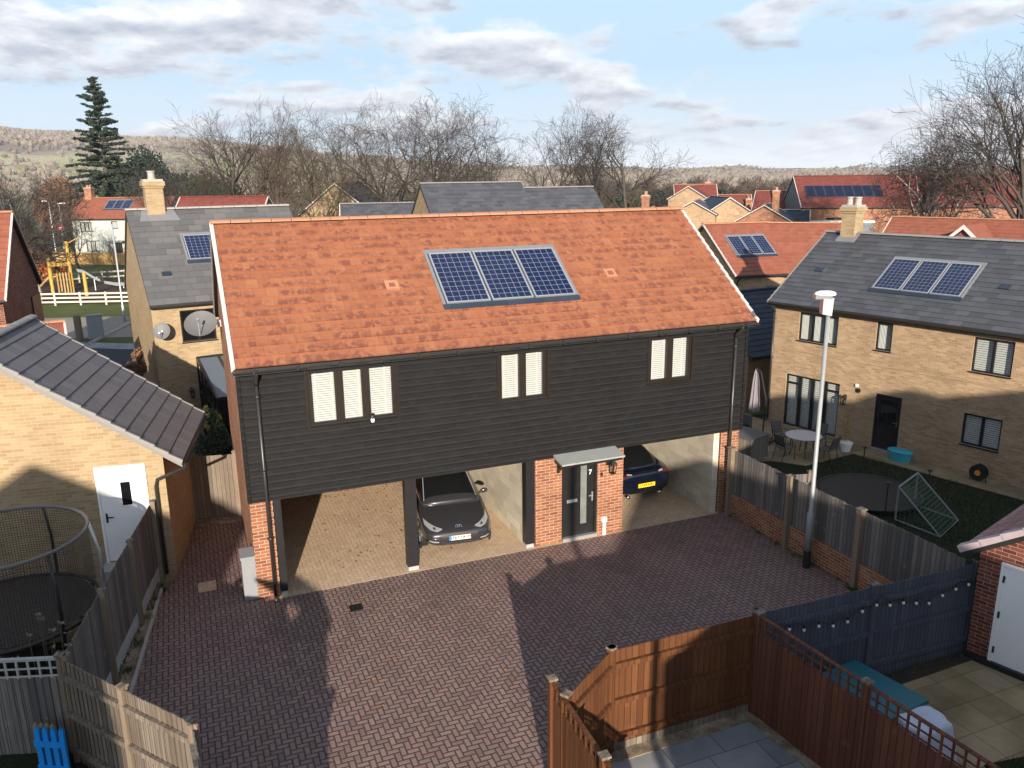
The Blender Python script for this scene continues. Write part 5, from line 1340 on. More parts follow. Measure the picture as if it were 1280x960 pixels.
def hatch_front(r_, patch, tb, tg):
    for s in (-1, 1):
        h_ = patch('headlight', 'lens', [(s*.40,.665),(s*.52,.69),(s*.66,.735),(s*.78,.785)], [(s*.40,.645),(s*.52,.615),(s*.66,.64),(s*.78,.71)], 1)
        patch('headlight_trim', 'chrome', [(s*.38,.68),(s*.52,.707),(s*.66,.752),(s*.79,.802)], [(s*.38,.666),(s*.52,.692),(s*.66,.737),(s*.79,.787)], 1, .008, par=h_)
        patch('headlight_projector', 'iron', [(s*.55,.68),(s*.6,.69)], [(s*.55,.65),(s*.6,.655)], 1, .009, 6, 3, par=h_)
        f_ = patch('fog_surround', 'black_plastic', [(s*.46,.42),(s*.62,.44),(s*.78,.50)], [(s*.46,.34),(s*.62,.33),(s*.76,.37)], 1, .005)
        patch('fog_lamp', 'lens', [(s*.5,.40),(s*.62,.415),(s*.72,.44)], [(s*.5,.37),(s*.62,.375),(s*.72,.395)], 1, .009, 8, 3, par=f_)
    patch('upper_grille', 'black_plastic', [(-.31,.63),(0,.62),(.31,.63)], [(-.31,.60),(0,.585),(.31,.60)], 1, .006)
    patch('grille', 'black_plastic', [(-.46,.56),(0,.575),(.46,.56)], [(-.36,.36),(0,.35),(.36,.36)], 1, .006)
    patch('lower_lip', 'chrome', [(-.6,.3),(0,.29),(.6,.3)], [(-.6,.285),(0,.275),(.6,.285)], 1, .006)
    y = tb.ray_cast(Vector((0,-3,.47)), Vector((0,1,0)))[0].y-.02
    p_ = MB(); p_.box(-.26,.26,y-.012,y,.415,.525); po = p_.build('number_plate', M['plate_white'], r_)
    p_ = MB(); p_.box(-.26,-.215,y-.014,y-.011,.415,.525); p_.build('plate_band', M['plate_blue'], po)
    text('plate_lettering', 'EF67 NKW', .105, M['iron'], po, Matrix.Translation((.02,y-.013,.47)) @ Matrix.Rotation(PI/2,4,'X'), .001)
    e = tb.ray_cast(Vector((0,-3,.675)), Vector((0,1,0)))[0]; m_ = MB()
    Te = lambda a, b: (a, e.y-.012-.0, e.z+b)
    m_.tube([(.075*math.cos(t), e.y-.012+.03*math.sin(t), e.z+.04*math.sin(t)) for t in [2*PI*i/24 for i in range(25)]], .007, 6, cap=False)
    m_.bar((-.035,e.y-.03,e.z-.03),(-.01,e.y+.012,e.z+.032),.012,.012); m_.bar((.01,e.y-.03,e.z-.03),(.035,e.y+.012,e.z+.032),.012,.012); m_.bar((-.025,e.y-.012,e.z+.004),(.025,e.y-.012,e.z-.004),.012,.012)
    m_.build('emblem', M['chrome'], r_)
    for s in (-1, 1):
        m_ = MB(); c = Vector((s*.93, 1.42, 1.0)); m_.lathe([(0,-.07),(.06,-.06),(.085,0),(.06,.06),(0,.07)], 12, (0,0,0), 0, lambda x, y, z, c=c: (c.x+x*1.2, c.y+z*.6, c.z+y*.85)); m_.bar((s*.8,1.42,.96),(s*.9,1.42,.98),.05,.04)
        m_.build('wing_mirror', M['car_grey'], r_, smooth=True)
    for x0, x1 in ((-.55,.1),(.0,.62)):
        m_ = MB(); m_.bar((x0,1.1,.985),(x1,1.16,1.0),.02,.02); m_.build('wiper', M['iron'], r_)
    for s in (-1, 1):
        m_ = MB(); m_.bar((s*.66,1.14,1.0),(s*.565,1.86,1.40),.02,.03); m_.build('screen_pillar', M['alu'], r_)
        for y0_, z0_ in ((2.1,.74),(3.0,.76)): m_ = MB(); m_.box(s*.87-.01,s*.87+.01,y0_,y0_+.15,z0_,z0_+.03); m_.build('door_handle', M['chrome'], r_)
prof1 = dict(hw=.865, body=[(0.0,.60,.30,.50,.56),(.07,.72,.24,.56,.63),(.22,.80,.21,.64,.71),(.5,.855,.2,.74,.81),(.85,.865,.2,.82,.90),(1.2,.868,.2,.9,.965),(2.0,.87,.2,.95,.98),(3.0,.87,.2,.98,1.0),(3.6,.85,.22,.96,1.0),(3.9,.78,.27,.88,.93),(4.03,.66,.33,.7,.8)],
    cabin=[(.98,.70,.93,.66,.99),(1.12,.74,.97,.68,1.06),(1.55,.755,.985,.60,1.30),(1.98,.76,.99,.565,1.44),(2.6,.76,1.0,.56,1.475),(3.3,.75,1.0,.54,1.44),(3.75,.7,1.0,.5,1.22),(3.95,.66,.99,.5,1.02)], screen=(1,5,6,2), sideglass=(2,3,4,5), wheels=(.80,3.32))
def car_fix(p): return p
prof1['screen'] = (1, 2)
car('parked_car', 'dark grey hatchback parked nose out in the middle bay behind the black post', (4.66,.30,.004), R(-7), 'car_grey', prof1, hatch_front)

def coupe_rear(r_, patch, tb, tg):
    ymax = 4.3
    for s in (-1, 1):
        l_ = patch('tail_light', 'red_lens', [(s*.5,.92),(s*.66,.93),(s*.82,.9)], [(s*.5,.885),(s*.66,.87),(s*.82,.83)], -1)
        patch('reversing_light', 'lens', [(s*.42,.93),(s*.56,.945)], [(s*.42,.9),(s*.56,.91)], -1, .009, 6, 3)
        patch('bumper_reflector', 'red_lens', [(s*.6,.43),(s*.76,.44)], [(s*.6,.40),(s*.76,.41)], -1, .006, 6, 2)
    patch('rear_spoiler', 'chrome', [(-.34,.945),(0,.955),(.34,.945)], [(-.34,.93),(0,.94),(.34,.93)], -1, .01, 10, 2)
    patch('bumper_insert', 'black_plastic', [(-.62,.42),(0,.4),(.62,.42)], [(-.55,.27),(0,.26),(.55,.27)], -1, .006)
    y = tb.ray_cast(Vector((0,9,.6)), Vector((0,-1,0)))[0].y+.02
    p_ = MB(); p_.box(-.26,.26,y,y+.012,.545,.655); po = p_.build('number_plate', M['plate_yellow'], r_)
    text('plate_lettering', 'LY69 NKJ', .105, M['iron'], po, Matrix.Translation((0,y+.013,.6)) @ Matrix.Rotation(PI,4,'Z') @ Matrix.Rotation(PI/2,4,'X'), .001)
    for s in (-1, 1):
        m_ = MB(); c = Vector((s*.93, 1.42, 1.0)); m_.lathe([(0,-.07),(.06,-.06),(.085,0),(.06,.06),(0,.07)], 12, (0,0,0), 0, lambda x, y, z, c=c: (c.x+x*1.2, c.y+z*.6, c.z+y*.85)); m_.build('wing_mirror', M['car_navy'], r_, smooth=True)
        m_ = MB(); m_.tube([(s*.5,4.05,.27),(s*.5,4.2,.27)],.05,12); m_.build('exhaust_tip', M['chrome'], r_, smooth=True)
prof2 = dict(hw=.90, body=[(0.0,.62,.32,.5,.58),(.07,.74,.26,.58,.66),(.25,.84,.23,.66,.73),(.6,.89,.22,.78,.86),(1.1,.9,.22,.88,.95),(1.4,.9,.22,.95,1.0),(2.2,.9,.22,.98,1.02),(3.2,.9,.22,1.0,1.03),(3.8,.885,.25,.98,1.03),(4.12,.83,.3,.93,.985),(4.24,.76,.36,.84,.92),(4.27,.66,.4,.62,.7)],
    cabin=[(1.0,.70,.94,.66,1.0),(1.15,.74,.98,.68,1.06),(1.6,.76,1.0,.6,1.28),(2.05,.77,1.01,.56,1.42),(2.7,.77,1.02,.55,1.45),(3.3,.76,1.03,.54,1.38),(3.8,.73,1.02,.56,1.16),(4.02,.7,1.0,.58,1.02)], screen=(5, 6), sideglass=(2,3,4,5), wheels=(.84,3.42))
prof2['screen'] = (6, 5)
car('parked_car', 'navy car with yellow rear plate parked nose in behind the front door pier', (9.78,4.72,.004), R(180+1), 'car_navy', prof2, coupe_rear)
for o in bpy.data.objects:
    if o.get('category') == 'car' and 'navy' in o['label']: o.location = (10.2, 5.4, .004)

# ================================================================== STREET FURNITURE
def lamp(name, label, loc, h, head=True, rz=0, pc='post_white', thin=1., group=None):
    r_ = thing(name, label, 'lamp post', loc, rz, group)
    f_ = MB(); f_.tube([(0,0,0),(0,0,.42)], .088*thin, 16); f_.build('base_collar', M['iron'], r_, smooth=False)
    f_ = MB(); f_.tube([(0,0,.42),(0,0,1.32),(0,0,1.38),(0,0,h)], [.08*thin,.08*thin,.05*thin,.042*thin], 16); f_.build('pole', M[pc], r_, smooth=True)
    if head:
        f_ = MB(); f_.lathe([(0,.16),(.1,.155),(.17,.11),(.19,.05),(.185,.0),(.0,-.01)], 24, (0,0,0), 0, lambda x, y, z: (x*1.2-.1, y*.75, h+.27+z*.6)); hd = f_.build('lamp_head', M['white_paint'], r_, smooth=True)
        f_ = MB(); f_.box(-.33,.02,-.1,.1,h+.2,h+.29); f_.build('lamp_lens', M['lens'], hd)
        f_ = MB(); f_.hexa([(-.16,-.1,h-.12),(.04,-.1,h-.16),(.04,.1,h-.16),(-.16,.1,h-.12),(-.16,-.1,h+.22),(.06,-.1,h+.22),(.06,.1,h+.22),(-.16,.1,h+.22)]); f_.build('gear_box', M['alu'], hd)
    return r_
lamp('lamp_post', 'tall galvanised lamp post with flat white head standing by the grey fence', (11.76,-3.43,0), 6.0, rz=-.4)
def street_lamp(label, loc, h, arm=1.0, rz=0., group=None):
    r_ = thing('street_lamp', label, 'lamp post', loc, rz, group)
    f_ = MB(); f_.tube([(0,0,0),(0,0,1.2),(0,0,1.25),(0,0,h)],[.09,.09,.06,.05],10); f_.build('pole', M['steel'], r_, smooth=True)
    f_ = MB(); f_.hexa([(-.1,-.12,h),(arm,-.14,h+.05),(arm,.14,h+.05),(-.1,.12,h),(-.1,-.08,h+.12),(arm,-.1,h+.14),(arm,.1,h+.14),(-.1,.08,h+.12)]); f_.build('lamp_head', M['steel'], r_)
street_lamp('steel street lamp on the grass in front of the playground', (-5.,47.4,-1.2), 6.9, -.9)
street_lamp('left of the two slim lamp posts at the left edge behind the brick gable', (-14.7,96,-1.2), 7.4, -.7)
street_lamp('right of the two slim lamp posts at the left edge behind the brick gable', (-13.2,92,-1.2), 7.2, .7)
def simple(name, label, cat, loc, rz=0, group=None): return thing(name, label, cat, loc, rz, group)
r_ = simple('cabinet', 'pale grey utility cabinet on the grass verge by the road', 'cabinet', (-6.35,41.2,-1.2), .2)
f_ = MB(); f_.box(-.45,.45,-.2,.2,0,1.5); f_.build('body', M['gbox'], r_); f_ = MB(); f_.box(-.5,.5,-.24,.24,1.5,1.56); f_.build('lid', M['gbox'], r_)
r_ = simple('bollard', 'brown timber bollard beside the grey utility cabinet', 'bollard', (-7.3,41.,-1.2)); f_ = MB(); f_.tube([(0,0,0),(0,0,1.55),(0,0,1.62)],[.22,.22,.12],12); f_.build('post', M['post_wood'], r_)
r_ = simple('road_sign', 'round red and white road sign beyond the yellow fence', 'sign', (-16.4,118.9,-1.2), .1)
f_ = MB(); f_.tube([(0,0,0),(0,0,3.4)],.06,8); f_.build('pole', M['steel'], r_)
Tz = lambda x, y, z: (x, -.1-z, 3.2+y)
f_ = MB(); f_.lathe([(0,.03),(.42,.03),(.44,0),(0,0)], 24, (0,0,0), 0, Tz); so = f_.build('sign_plate', M['sign_red'], r_)
f_ = MB(); f_.box(-.3,.3,.03,.05,-.08,.08,0,lambda x, y, z: (x, -.1-y, 3.2+z)); f_.build('white_bar', M['white_paint'], so)
f_ = MB(); f_.box(1.72,1.98,-1.28,-1.02,.0,.012); g_ = MB(); o = f_.build('drain_cover', M['iron']); tag(o, 'square black drain cover set in the sunlit block paving', 'drain cover')
f_ = MB(); f_.box(-1.2,-.82,.85,1.3,.0,.012); o = f_.build('inspection_cover', M['paver_tan']); tag(o, 'pale inspection cover in the shaded alley paving', 'manhole cover')
# fallen leaves
f_ = MB(); lr = random.Random(3)
for i in range(420):
    if i < 330: x, y = lr.uniform(1.5,4.6), 6.3-abs(lr.gauss(0,.6))
    elif i < 390: x, y = lr.gauss(3.,.8), lr.uniform(.6,4.)
    else: x, y = lr.uniform(1.5,6), lr.uniform(-5,-.2)
    if not (.7 < x < 6.1 or y < 0): continue
    s = lr.uniform(.025,.06); a = lr.uniform(0,6.3); c, d = math.cos(a)*s, math.sin(a)*s
    z = .012; f_.face([(x-c,y-d,z),(x+d*.6,y-c*.6,z+lr.uniform(0,.02)),(x+c,y+d,z+.005),(x-d*.6,y+c*.6,z+lr.uniform(0,.02))])
tag(f_.build('fallen_leaves', M['fallen'], weld=False), 'scattered brown leaves on the car port floor', 'leaves', kind='stuff')

# ================================================================== LEFT GARDEN
tr = thing('trampoline', 'large round trampoline with black safety net and grey top ring beside the white door', 'trampoline', (-4.35,-.62,.2))
Rt = 1.42; H1, H2 = .85, 2.35
f_ = MB(); f_.ring((0,0,H2), Rt, .03, 48, 10); f_.build('top_ring', M['dish'], tr, smooth=True)
f_ = MB(); f_.ring((0,0,H1), Rt+.06, .04, 48, 10); f_.ring((0,0,.04), Rt-.1, .03, 32, 8)
for i in range(6):
    a = 2*PI*i/6+.55; f_.tube([((Rt-.1)*math.cos(a),(Rt-.1)*math.sin(a),0),((Rt+.06)*math.cos(a),(Rt+.06)*math.sin(a),H1)],.03,8)
f_.build('frame', M['dark_metal'], tr, smooth=True)
for i in range(6):
    a = 2*PI*i/6+.15; c, s = math.cos(a), math.sin(a)
    f_ = MB(); f_.tube([((Rt+.12)*c,(Rt+.12)*s,.1),((Rt+.12)*c,(Rt+.12)*s,1.7),(Rt*c,Rt*s,H2)],.028,8); f_.build('net_pole', M['dark_metal'] if i else M['steel'], tr, smooth=True)
f_ = MB(); n_ = 40
for i in range(n_):
    a, b = 2*PI*i/n_, 2*PI*(i+1)/n_
    f_.face([(Rt*math.cos(a),Rt*math.sin(a),H1),(Rt*math.cos(b),Rt*math.sin(b),H1),(Rt*math.cos(b),Rt*math.sin(b),H2),(Rt*math.cos(a),Rt*math.sin(a),H2)], 0, [(i*.22,0),(i*.22+.22,0),(i*.22+.22,1.5),(i*.22,1.5)])
f_.build('safety_net', M['mesh_net'], tr)
f_ = MB(); f_.face([(Rt*.97*math.cos(2*PI*i/40),Rt*.97*math.sin(2*PI*i/40),H1+.02) for i in range(40)]); f_.build('jumping_mat', M['mat_black'], tr)
toy = thing('toy_fence', 'bright blue plastic play picket leaning in the lower left garden', 'toy', (-3.3,-4.42,.05), -.5)
f_ = MB()
for i in range(4): f_.box(i*.13-.28,i*.13-.2,-.02,.02,0,.82); f_.prism([(i*.13-.28,-.02,.82),(i*.13-.2,-.02,.82),(i*.13-.24,-.02,.9)],(0,.04,0))
f_.build('picket', M['toy_blue'], toy)
for z0_, z1_ in ((.14,.24),(.56,.66)):
    f_ = MB(); f_.box(-.3,.2,-.035,-.02,z0_,z1_); f_.build('rail', M['toy_blue'], toy)
f_ = MB()
for i in range(4): f_.tube([(i*.09-.33,.1,0),(i*.09-.33,.1,.82),(i*.09-.33,.1,.88)],[.045,.045,.01],8)
f_.build('yellow_post', plain('mustard plastic',(.2,.16,.07),.7), toy)
# small bird-like white tie on the corner post and dry seed heads above the trellis
pp = thing('dry_plant', 'dead pale seed heads poking over the trellis fence', 'plant', (-3.35,-3.7,.2))
f_ = MB(); g2 = MB()
for i in range(9):
    x, y, h = lr.uniform(-.45,.35), lr.uniform(-.1,.3), lr.uniform(1.5,2.15); f_.tube([(x*.6,y*.6,0),(x,y,h)],.008,4)
    for k in range(10):
        a = lr.uniform(0,6.3); g2.face([(x,y,h),(x+.06*math.cos(a),y+.06*math.sin(a),h+lr.uniform(-.03,.05)),(x+.05*math.cos(a+.4),y+.05*math.sin(a+.4),h+.02)])
f_.build('stem', M['twig'], pp); g2.build('seed_head', M['post_wood'], pp)

# ================================================================== RIGHT GARDEN
def RL(u, v, z=0): return rl(u, v, z)
tb_ = thing('garden_table', 'round pale metal garden table on the buff patio', 'table', RL(3.3,-2.55,.0), t_r)
f_ = MB(); f_.lathe([(0,.74),(.6,.74),(.62,.725),(.6,.71),(0,.71)], 32); f_.build('table_top', M['table_top'], tb_)
for i in range(4):
    a = PI/4+i*PI/2; f_ = MB(); f_.tube([(.42*math.cos(a),.42*math.sin(a),.71),(.34*math.cos(a),.34*math.sin(a),.35),(.45*math.cos(a),.45*math.sin(a),0)],.018,6); f_.build('leg', M['dark_metal'], tb_)
def chair(label, u, v, face):
    r_ = thing('garden_chair', label, 'chair', RL(u, v), t_r+face, 'dark metal chairs round the garden table')
    f_ = MB(); f_.box(-.23,.23,-.23,.22,.43,.455); f_.build('seat', M['rattan'], r_)
    f_ = MB(); f_.hexa([(-.22,.2,.5),(.22,.2,.5),(.22,.22,.5),(-.22,.22,.5),(-.2,.32,.92),(.2,.32,.92),(.2,.34,.92),(-.2,.34,.92)]); f_.build('backrest', M['rattan'], r_)
    for sx in (-1, 1):
        f_ = MB(); f_.tube([(sx*.24,-.24,0),(sx*.24,-.22,.62),(sx*.25,.1,.65),(sx*.24,.26,.62)],.013,6); f_.build('armrest', M['dark_metal'], r_)
        f_ = MB(); f_.tube([(sx*.23,.32,0),(sx*.23,.2,.45),(sx*.22,.34,.94)],.013,6); f_.build('leg', M['dark_metal'], r_)
chair('dark metal garden chair left of the round table by the parasol', 2.35, -2.45, PI/2-.2)
chair('dark metal garden chair in front of the round table nearest the fence', 3.15, -3.4, 2.9)
chair('dark metal garden chair right of the round table nearest the plant pot', 4.2, -2.5, -PI/2)
chair('dark metal garden chair behind the round table against the french doors', 3.3, -1.7, .1)
ps = thing('parasol', 'closed mauve grey cantilever parasol on a dark post at the patio corner', 'parasol', RL(.95,-2.0), t_r)
f_ = MB(); f_.tube([(.5,-.3,0),(.55,-.3,1.6),(.15,-.15,2.55),(-.15,0,2.6)],.028,8); f_.build('post', M['dark_metal'], ps)
f_ = MB(); K = 16
prof = [(.02,2.62),(.08,2.45),(.13,2.1),(.17,1.6),(.22,1.05),(.2,.95)]
prev = None
for r0_, z in prof:
    ring = [(-.15+r0_*(1 if k % 2 else .72)*math.cos(2*PI*k/K), r0_*(1 if k % 2 else .72)*math.sin(2*PI*k/K), z) for k in range(K)]
    if prev: 
        for k in range(K): f_.face([prev[k],prev[(k+1)%K],ring[(k+1)%K],ring[k]])
    prev = ring
f_.build('folded_canopy', M['parasol'], ps)
f_ = MB(); f_.box(.1,.9,-.7,.1,0,.08); f_.build('base', M['iron'], ps)
sf = thing('outdoor_sofa', 'dark rattan corner sofa behind the closed parasol', 'sofa', RL(.3,-3.2), t_r)
f_ = MB(); f_.box(-.6,.6,-1.1,1.0,.05,.38); f_.build('base', M['rattan'], sf)
f_ = MB(); f_.box(-.58,.58,-1.08,.98,.38,.5); f_.build('cushion', M['dark_metal'], sf)
f_ = MB(); f_.box(-.6,-.42,-1.1,1.0,.38,.85); f_.box(-.42,.6,.82,1.0,.38,.85); f_.build('backrest', M['rattan'], sf)
pb = thing('planter', 'low timber planter box just over the grey fence', 'planter', (13.2,1.5,-.93), .2)
f_ = MB(); f_.box(-.9,.9,-.5,.5,0,.75); f_.build('box', M['planter_wood'], pb); f_ = MB(); f_.box(-.82,.82,-.42,.42,.75,.765); f_.build('soil', M['soil'], pb)
st2 = thing('storage_box', 'grey timber storage box on the patio between sofa and fence', 'box', RL(2.0,-4.1), t_r)
f_ = MB(); f_.box(-.9,.6,-.5,.5,0,.78); f_.build('body', M['planter_wood'], st2); f_ = MB(); f_.box(-.95,.65,-.55,.55,.78,.83); f_.build('lid', M['rattan'], st2)
po = thing('potted_plant', 'shrub in a white pot between the table and the back door', 'plant', RL(4.05,-1.0))
f_ = MB(); f_.lathe([(.0,0),(.15,0),(.22,.32),(.2,.34),(.0,.3)], 16); f_.build('pot', M['white_paint'], po)
f_ = MB()
for i in range(140):
    a = lr.uniform(0,6.3); z = .35+lr.uniform(0,.9); r0_ = .22*(1-(z-.35)/1.1)*lr.uniform(.2,1); p = Vector((r0_*math.cos(a), r0_*math.sin(a), z)); q = Vector((lr.uniform(-1,1),lr.uniform(-1,1),lr.uniform(.2,1))).normalized()*.09; e = q.cross(Vector((0,0,1)))*.4
    f_.face([p, p+q*.5+e, p+q, p+q*.5-e])
f_.build('foliage', M['yellow_leaf'], po, weld=False)
tt = thing('storage_tub', 'turquoise plastic tub on the path beneath the tan house wall', 'tub', RL(5.75,-.5), t_r)
f_ = MB(); f_.lathe([(0,0),(.3,0),(.36,.3),(.38,.32),(.36,.34),(.0,.34)], 16, (0,0,0), 0, lambda x, y, z: (x*1.15, y*.7, z)); f_.build('body', M['teal_tub'], tt); f_ = MB(); f_.lathe([(.0,.42),(.3,.4),(.39,.35),(.39,.33)], 16, (0,0,0), 0, lambda x, y, z: (x*1.15, y*.7, z)); f_.build('lid', M['teal_tub'], tt)
hr_ = thing('hose_reel', 'dark garden hose reel with orange hub against the tan house wall', 'hose reel', RL(8.3,-.45), t_r)
f_ = MB(); f_.lathe([(.1,-.1),(.26,-.1),(.26,-.07),(.2,-.07),(.2,.07),(.26,.07),(.26,.1),(.1,.1)], 24, (0,0,0), 0, lambda x, y, z: (x, z, .3+y)); f_.build('reel', M['dark_metal'], hr_)
f_ = MB(); f_.lathe([(0,.12),(.09,.12),(.09,-.12),(0,-.12)], 14, (0,0,0), 0, lambda x, y, z: (x, z, .3+y)); f_.build('hub', M['orange'], hr_)
f_ = MB(); f_.tube([(-.25,0,0),(-.2,0,.3),(0,0,.62),(.2,0,.3),(.25,0,0)],.018,6); f_.build('stand', M['dark_metal'], hr_)
t2 = thing('trampoline', 'low dark trampoline on the shaded lawn of the tan house', 'trampoline', (18.05,.85,-.93))
f_ = MB(); f_.ring((0,0,.16), 1.5, .035, 48, 8); f_.build('frame', M['dark_metal'], t2, smooth=True)
f_ = MB(); f_.face([(1.45*math.cos(2*PI*i/40),1.45*math.sin(2*PI*i/40),.165) for i in range(40)]); f_.build('jumping_mat', M['mat_black'], t2)
for a in (.9, 2.6, 4.2, 5.5):
    f_ = MB(); c, s = 1.6*math.cos(a), 1.6*math.sin(a); f_.tube([(c,s,0),(c,s,1.05)],.018,8); f_.lathe([(.0,1.1),(.07,1.09),(.07,1.05),(.0,1.04)],10,(c,s,0)); f_.build('net_pole', M['dark_metal'], t2)
gl = thing('football_goal', 'small white football goal with dark net on the tan house lawn', 'football goal', (0,0,0))
GA_, GB_ = Vector((17.45,-.75,-.93)), Vector((18.85,-.15,-.93)); up = Vector((0,0,1.0)); bk = Vector((.2,-1.35,0))
f_ = MB(); f_.tube([GA_, GA_+up, GB_+up, GB_],.028,8); f_.build('front_frame', M['gbox'], gl)
f_ = MB(); f_.tube([GA_+up, GA_+bk, GB_+bk, GB_+up],.022,8); f_.tube([GA_, GA_+bk],.022,8); f_.tube([GB_, GB_+bk],.022,8); f_.build('back_frame', M['gbox'], gl)
f_ = MB(); f_.face([GA_+up, GB_+up, GB_+bk, GA_+bk], 0, [(0,0),(2,0),(2,1.9),(0,1.9)]); f_.face([GA_, GA_+up, GA_+bk], 0, [(0,0),(0,1.3),(1.3,0)]); f_.face([GB_, GB_+up, GB_+bk], 0, [(0,0),(0,1.3),(1.3,0)]); f_.build('net', M['goal_net'], gl)

# grass blades, weeds and moss tufts
def blades(name, label, pts, mats, hmin, hmax, seed):
    rr_ = random.Random(seed); f_ = MB()
    for x, y, z in pts:
        a = rr_.uniform(0,6.3); h = rr_.uniform(hmin,hmax); c, s = math.cos(a)*.012, math.sin(a)*.012; lx, ly = rr_.gauss(0,h*.4), rr_.gauss(0,h*.4)
        f_.face([(x-c,y-s,z),(x+c,y+s,z),(x+lx,y+ly,z+h)], rr_.randrange(len(mats)))
    return tag(f_.build(name, mats, weld=False), label, 'grass', kind='stuff')
br = random.Random(21); P1 = []
while len(P1) < 16000:
    u, v = br.uniform(1.5,12), br.uniform(-9,-1.02); x, y, z = rl(u, v)
    if x < 12.3 or (v > -4.6 and u < 4.2): continue
    if br.random() < .35+.65*(math.sin(x*1.7+math.sin(y*2.1))*.5+.5): P1.append((x, y, -.95))
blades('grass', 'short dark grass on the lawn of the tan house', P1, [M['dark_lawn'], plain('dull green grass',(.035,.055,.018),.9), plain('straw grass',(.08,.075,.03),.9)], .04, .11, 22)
P2 = [(x, y, .07) for x, y in ((br.uniform(9.6,13.4), br.uniform(-12.5,-9.7)) for _ in range(5000)) if y < -9.65-(x-9.7)*.15]
blades('grass', 'rough dark grass at the edge of the buff slab patio', P2, [M['dark_lawn'], plain('dull green grass',(.035,.055,.018),.9)], .05, .14, 23)
P3 = []
for _ in range(900):
    k = br.randrange(3)
    if k == 0: t = br.random(); P3.append((-2.98+.93*t+br.gauss(0,.05), -4.0+5.6*t, .02))
    elif k == 1: P3.append((12.0-abs(br.gauss(0,.03)), br.uniform(-7,-.3), 0))
    else: P3.append((br.uniform(7.5,12), -7.42+br.gauss(0,.05), .04))
for i in range(24):
    t = br.random(); x, y = (-2.85+.9*t, -3.9+5.4*t) if i % 2 else (11.93, br.uniform(-6.8,-.4))
    P3 += [(x+br.gauss(0,.05), y+br.gauss(0,.05), .01) for _ in range(30)]
blades('weeds', 'small weeds along the fence bases and gravel', P3, [M['evergreen'], M['grass']], .03, .12, 24)

# ================================================================== PATIOS
hb = thing('patio_cover', 'flat teal lid of a low storage box behind the trellis fence', 'storage box', (0,0,0))
q = [(8.15,-7.5),(9.25,-7.4),(9.5,-8.7),(8.3,-8.85)]
f_ = MB(); f_.prism([(x,y,.02) for x, y in [(8.2,-7.55),(9.2,-7.45),(9.42,-8.63),(8.32,-8.78)]],(0,0,.55)); f_.build('body', M['iron'], hb)
f_ = MB(); f_.prism([(x,y,.57) for x, y in q],(0,0,.07)); f_.build('lid', M['teal_tile'], hb)
bq = thing('covered_barbecue', 'barbecue under a pale silver cover next to the teal box', 'barbecue', (8.62,-9.35,.02), -.2)
bm = bmesh.new(); bmesh.ops.create_cube(bm, size=1); bmesh.ops.subdivide_edges(bm, edges=bm.edges, cuts=7, use_grid_fill=True)
for v in bm.verts:
    t = v.co.z+.5; x, y = v.co.x*2, v.co.y*2
    a = math.atan2(y, x); rr_ = max(abs(x), abs(y)); k = rr_/math.hypot(x, y) if rr_ > 1e-6 else 1
    rd = 1-.35*t; fold = 1+.07*math.sin(a*9+t*2)*(1-t*.7)
    v.co = Vector((x*(.6*k+.4)*.52*rd*fold+.02*math.sin(y*7), y*(.6*k+.4)*.42*rd*fold, t*.98+.05*math.sin(x*3)*(t > .9)))
me = bpy.data.meshes.new('cover'); bm.to_mesh(me); bm.free(); me.materials.append(M['tarp'])
for p in me.polygons: p.use_smooth = True
o = bpy.data.objects.new('cover', me); COL.objects.link(o); o.parent = bq
md = o.modifiers.new('s', 'SUBSURF'); md.levels = 1; md.render_levels = 1
lt = thing('festoon_lights', 'string of clear festoon bulbs along the blue fence', 'string lights', (0,0,0))
A_, B_ = Vector((12.0,-7.33,1.62)), Vector((7.7,-7.22,1.62)); nb_ = 14; cable = MB(); pts = []
for i in range(nb_*3+1):
    t = i/(nb_*3); pts.append(A_.lerp(B_, t)+Vector((0,0,-.22*math.sin(((t*2) % 1)*PI)-.04*math.sin(t*60))))
cable.tube(pts, .009, 5); cable.build('cable', M['iron'], lt)
for i in range(nb_):
    p = pts[i*3+1]; f_ = MB(); f_.tube([p+Vector((0,0,.01)), p+Vector((0,0,-.05))],.018,8); o = f_.build('lamp_holder', M['iron'], lt)
    f_ = MB(); f_.lathe([(.0,-.11),(.018,-.106),(.027,-.085),(.022,-.06),(.012,-.045)], 10, p); f_.build('bulb', M['bulb'], o, smooth=True)

# ================================================================== PLAYGROUND
pg_ = thing('climbing_frame', 'yellow timber climbing frame with ladder and ramp in the playground', 'climbing frame', (-10.8,66.2,-1.2), .15)
for x, y, h in ((-.9,0,3.2),(.7,0,4.6),(-.9,1.6,3.2),(.7,1.6,4.4)): f_ = MB(); f_.tube([(x,y,0),(x,y,h)],.14,8); f_.build('post', M['play_yellow'], pg_)
f_ = MB(); f_.bar((-1.,0,2.6),(.8,0,2.6),.16,.3); f_.bar((-1.,1.6,2.6),(.8,1.6,2.6),.16,.3); f_.box(-.9,.7,0,1.6,1.5,1.6); f_.build('beam', M['play_yellow'], pg_)
f_ = MB(); f_.bar((-2.6,0,.05),(-.9,.2,1.7),.2,.12); f_.build('ramp', M['fence_yellow'], pg_)
f_ = MB()
for i in range(5): f_.box(-.5+i*.24,-.38+i*.24,-.35,-.25,.05,1.9)
f_.build('ladder', M['fence_yellow'], pg_)
f_ = MB(); f_.bar((.7,0,4.4),(1.7,0,4.9),.06,.06); f_.build('pole_arm', M['play_yellow'], pg_)
sl_ = thing('slide', 'pale metal slide curving down beside the climbing frame', 'slide', (-9.6,66.6,-1.2), .25)
f_ = MB(); P_ = [(0,0,1.9),(.5,0,1.75),(1.3,0,1.1),(2.1,0,.65),(3.,0,.38),(3.9,0,.3)]
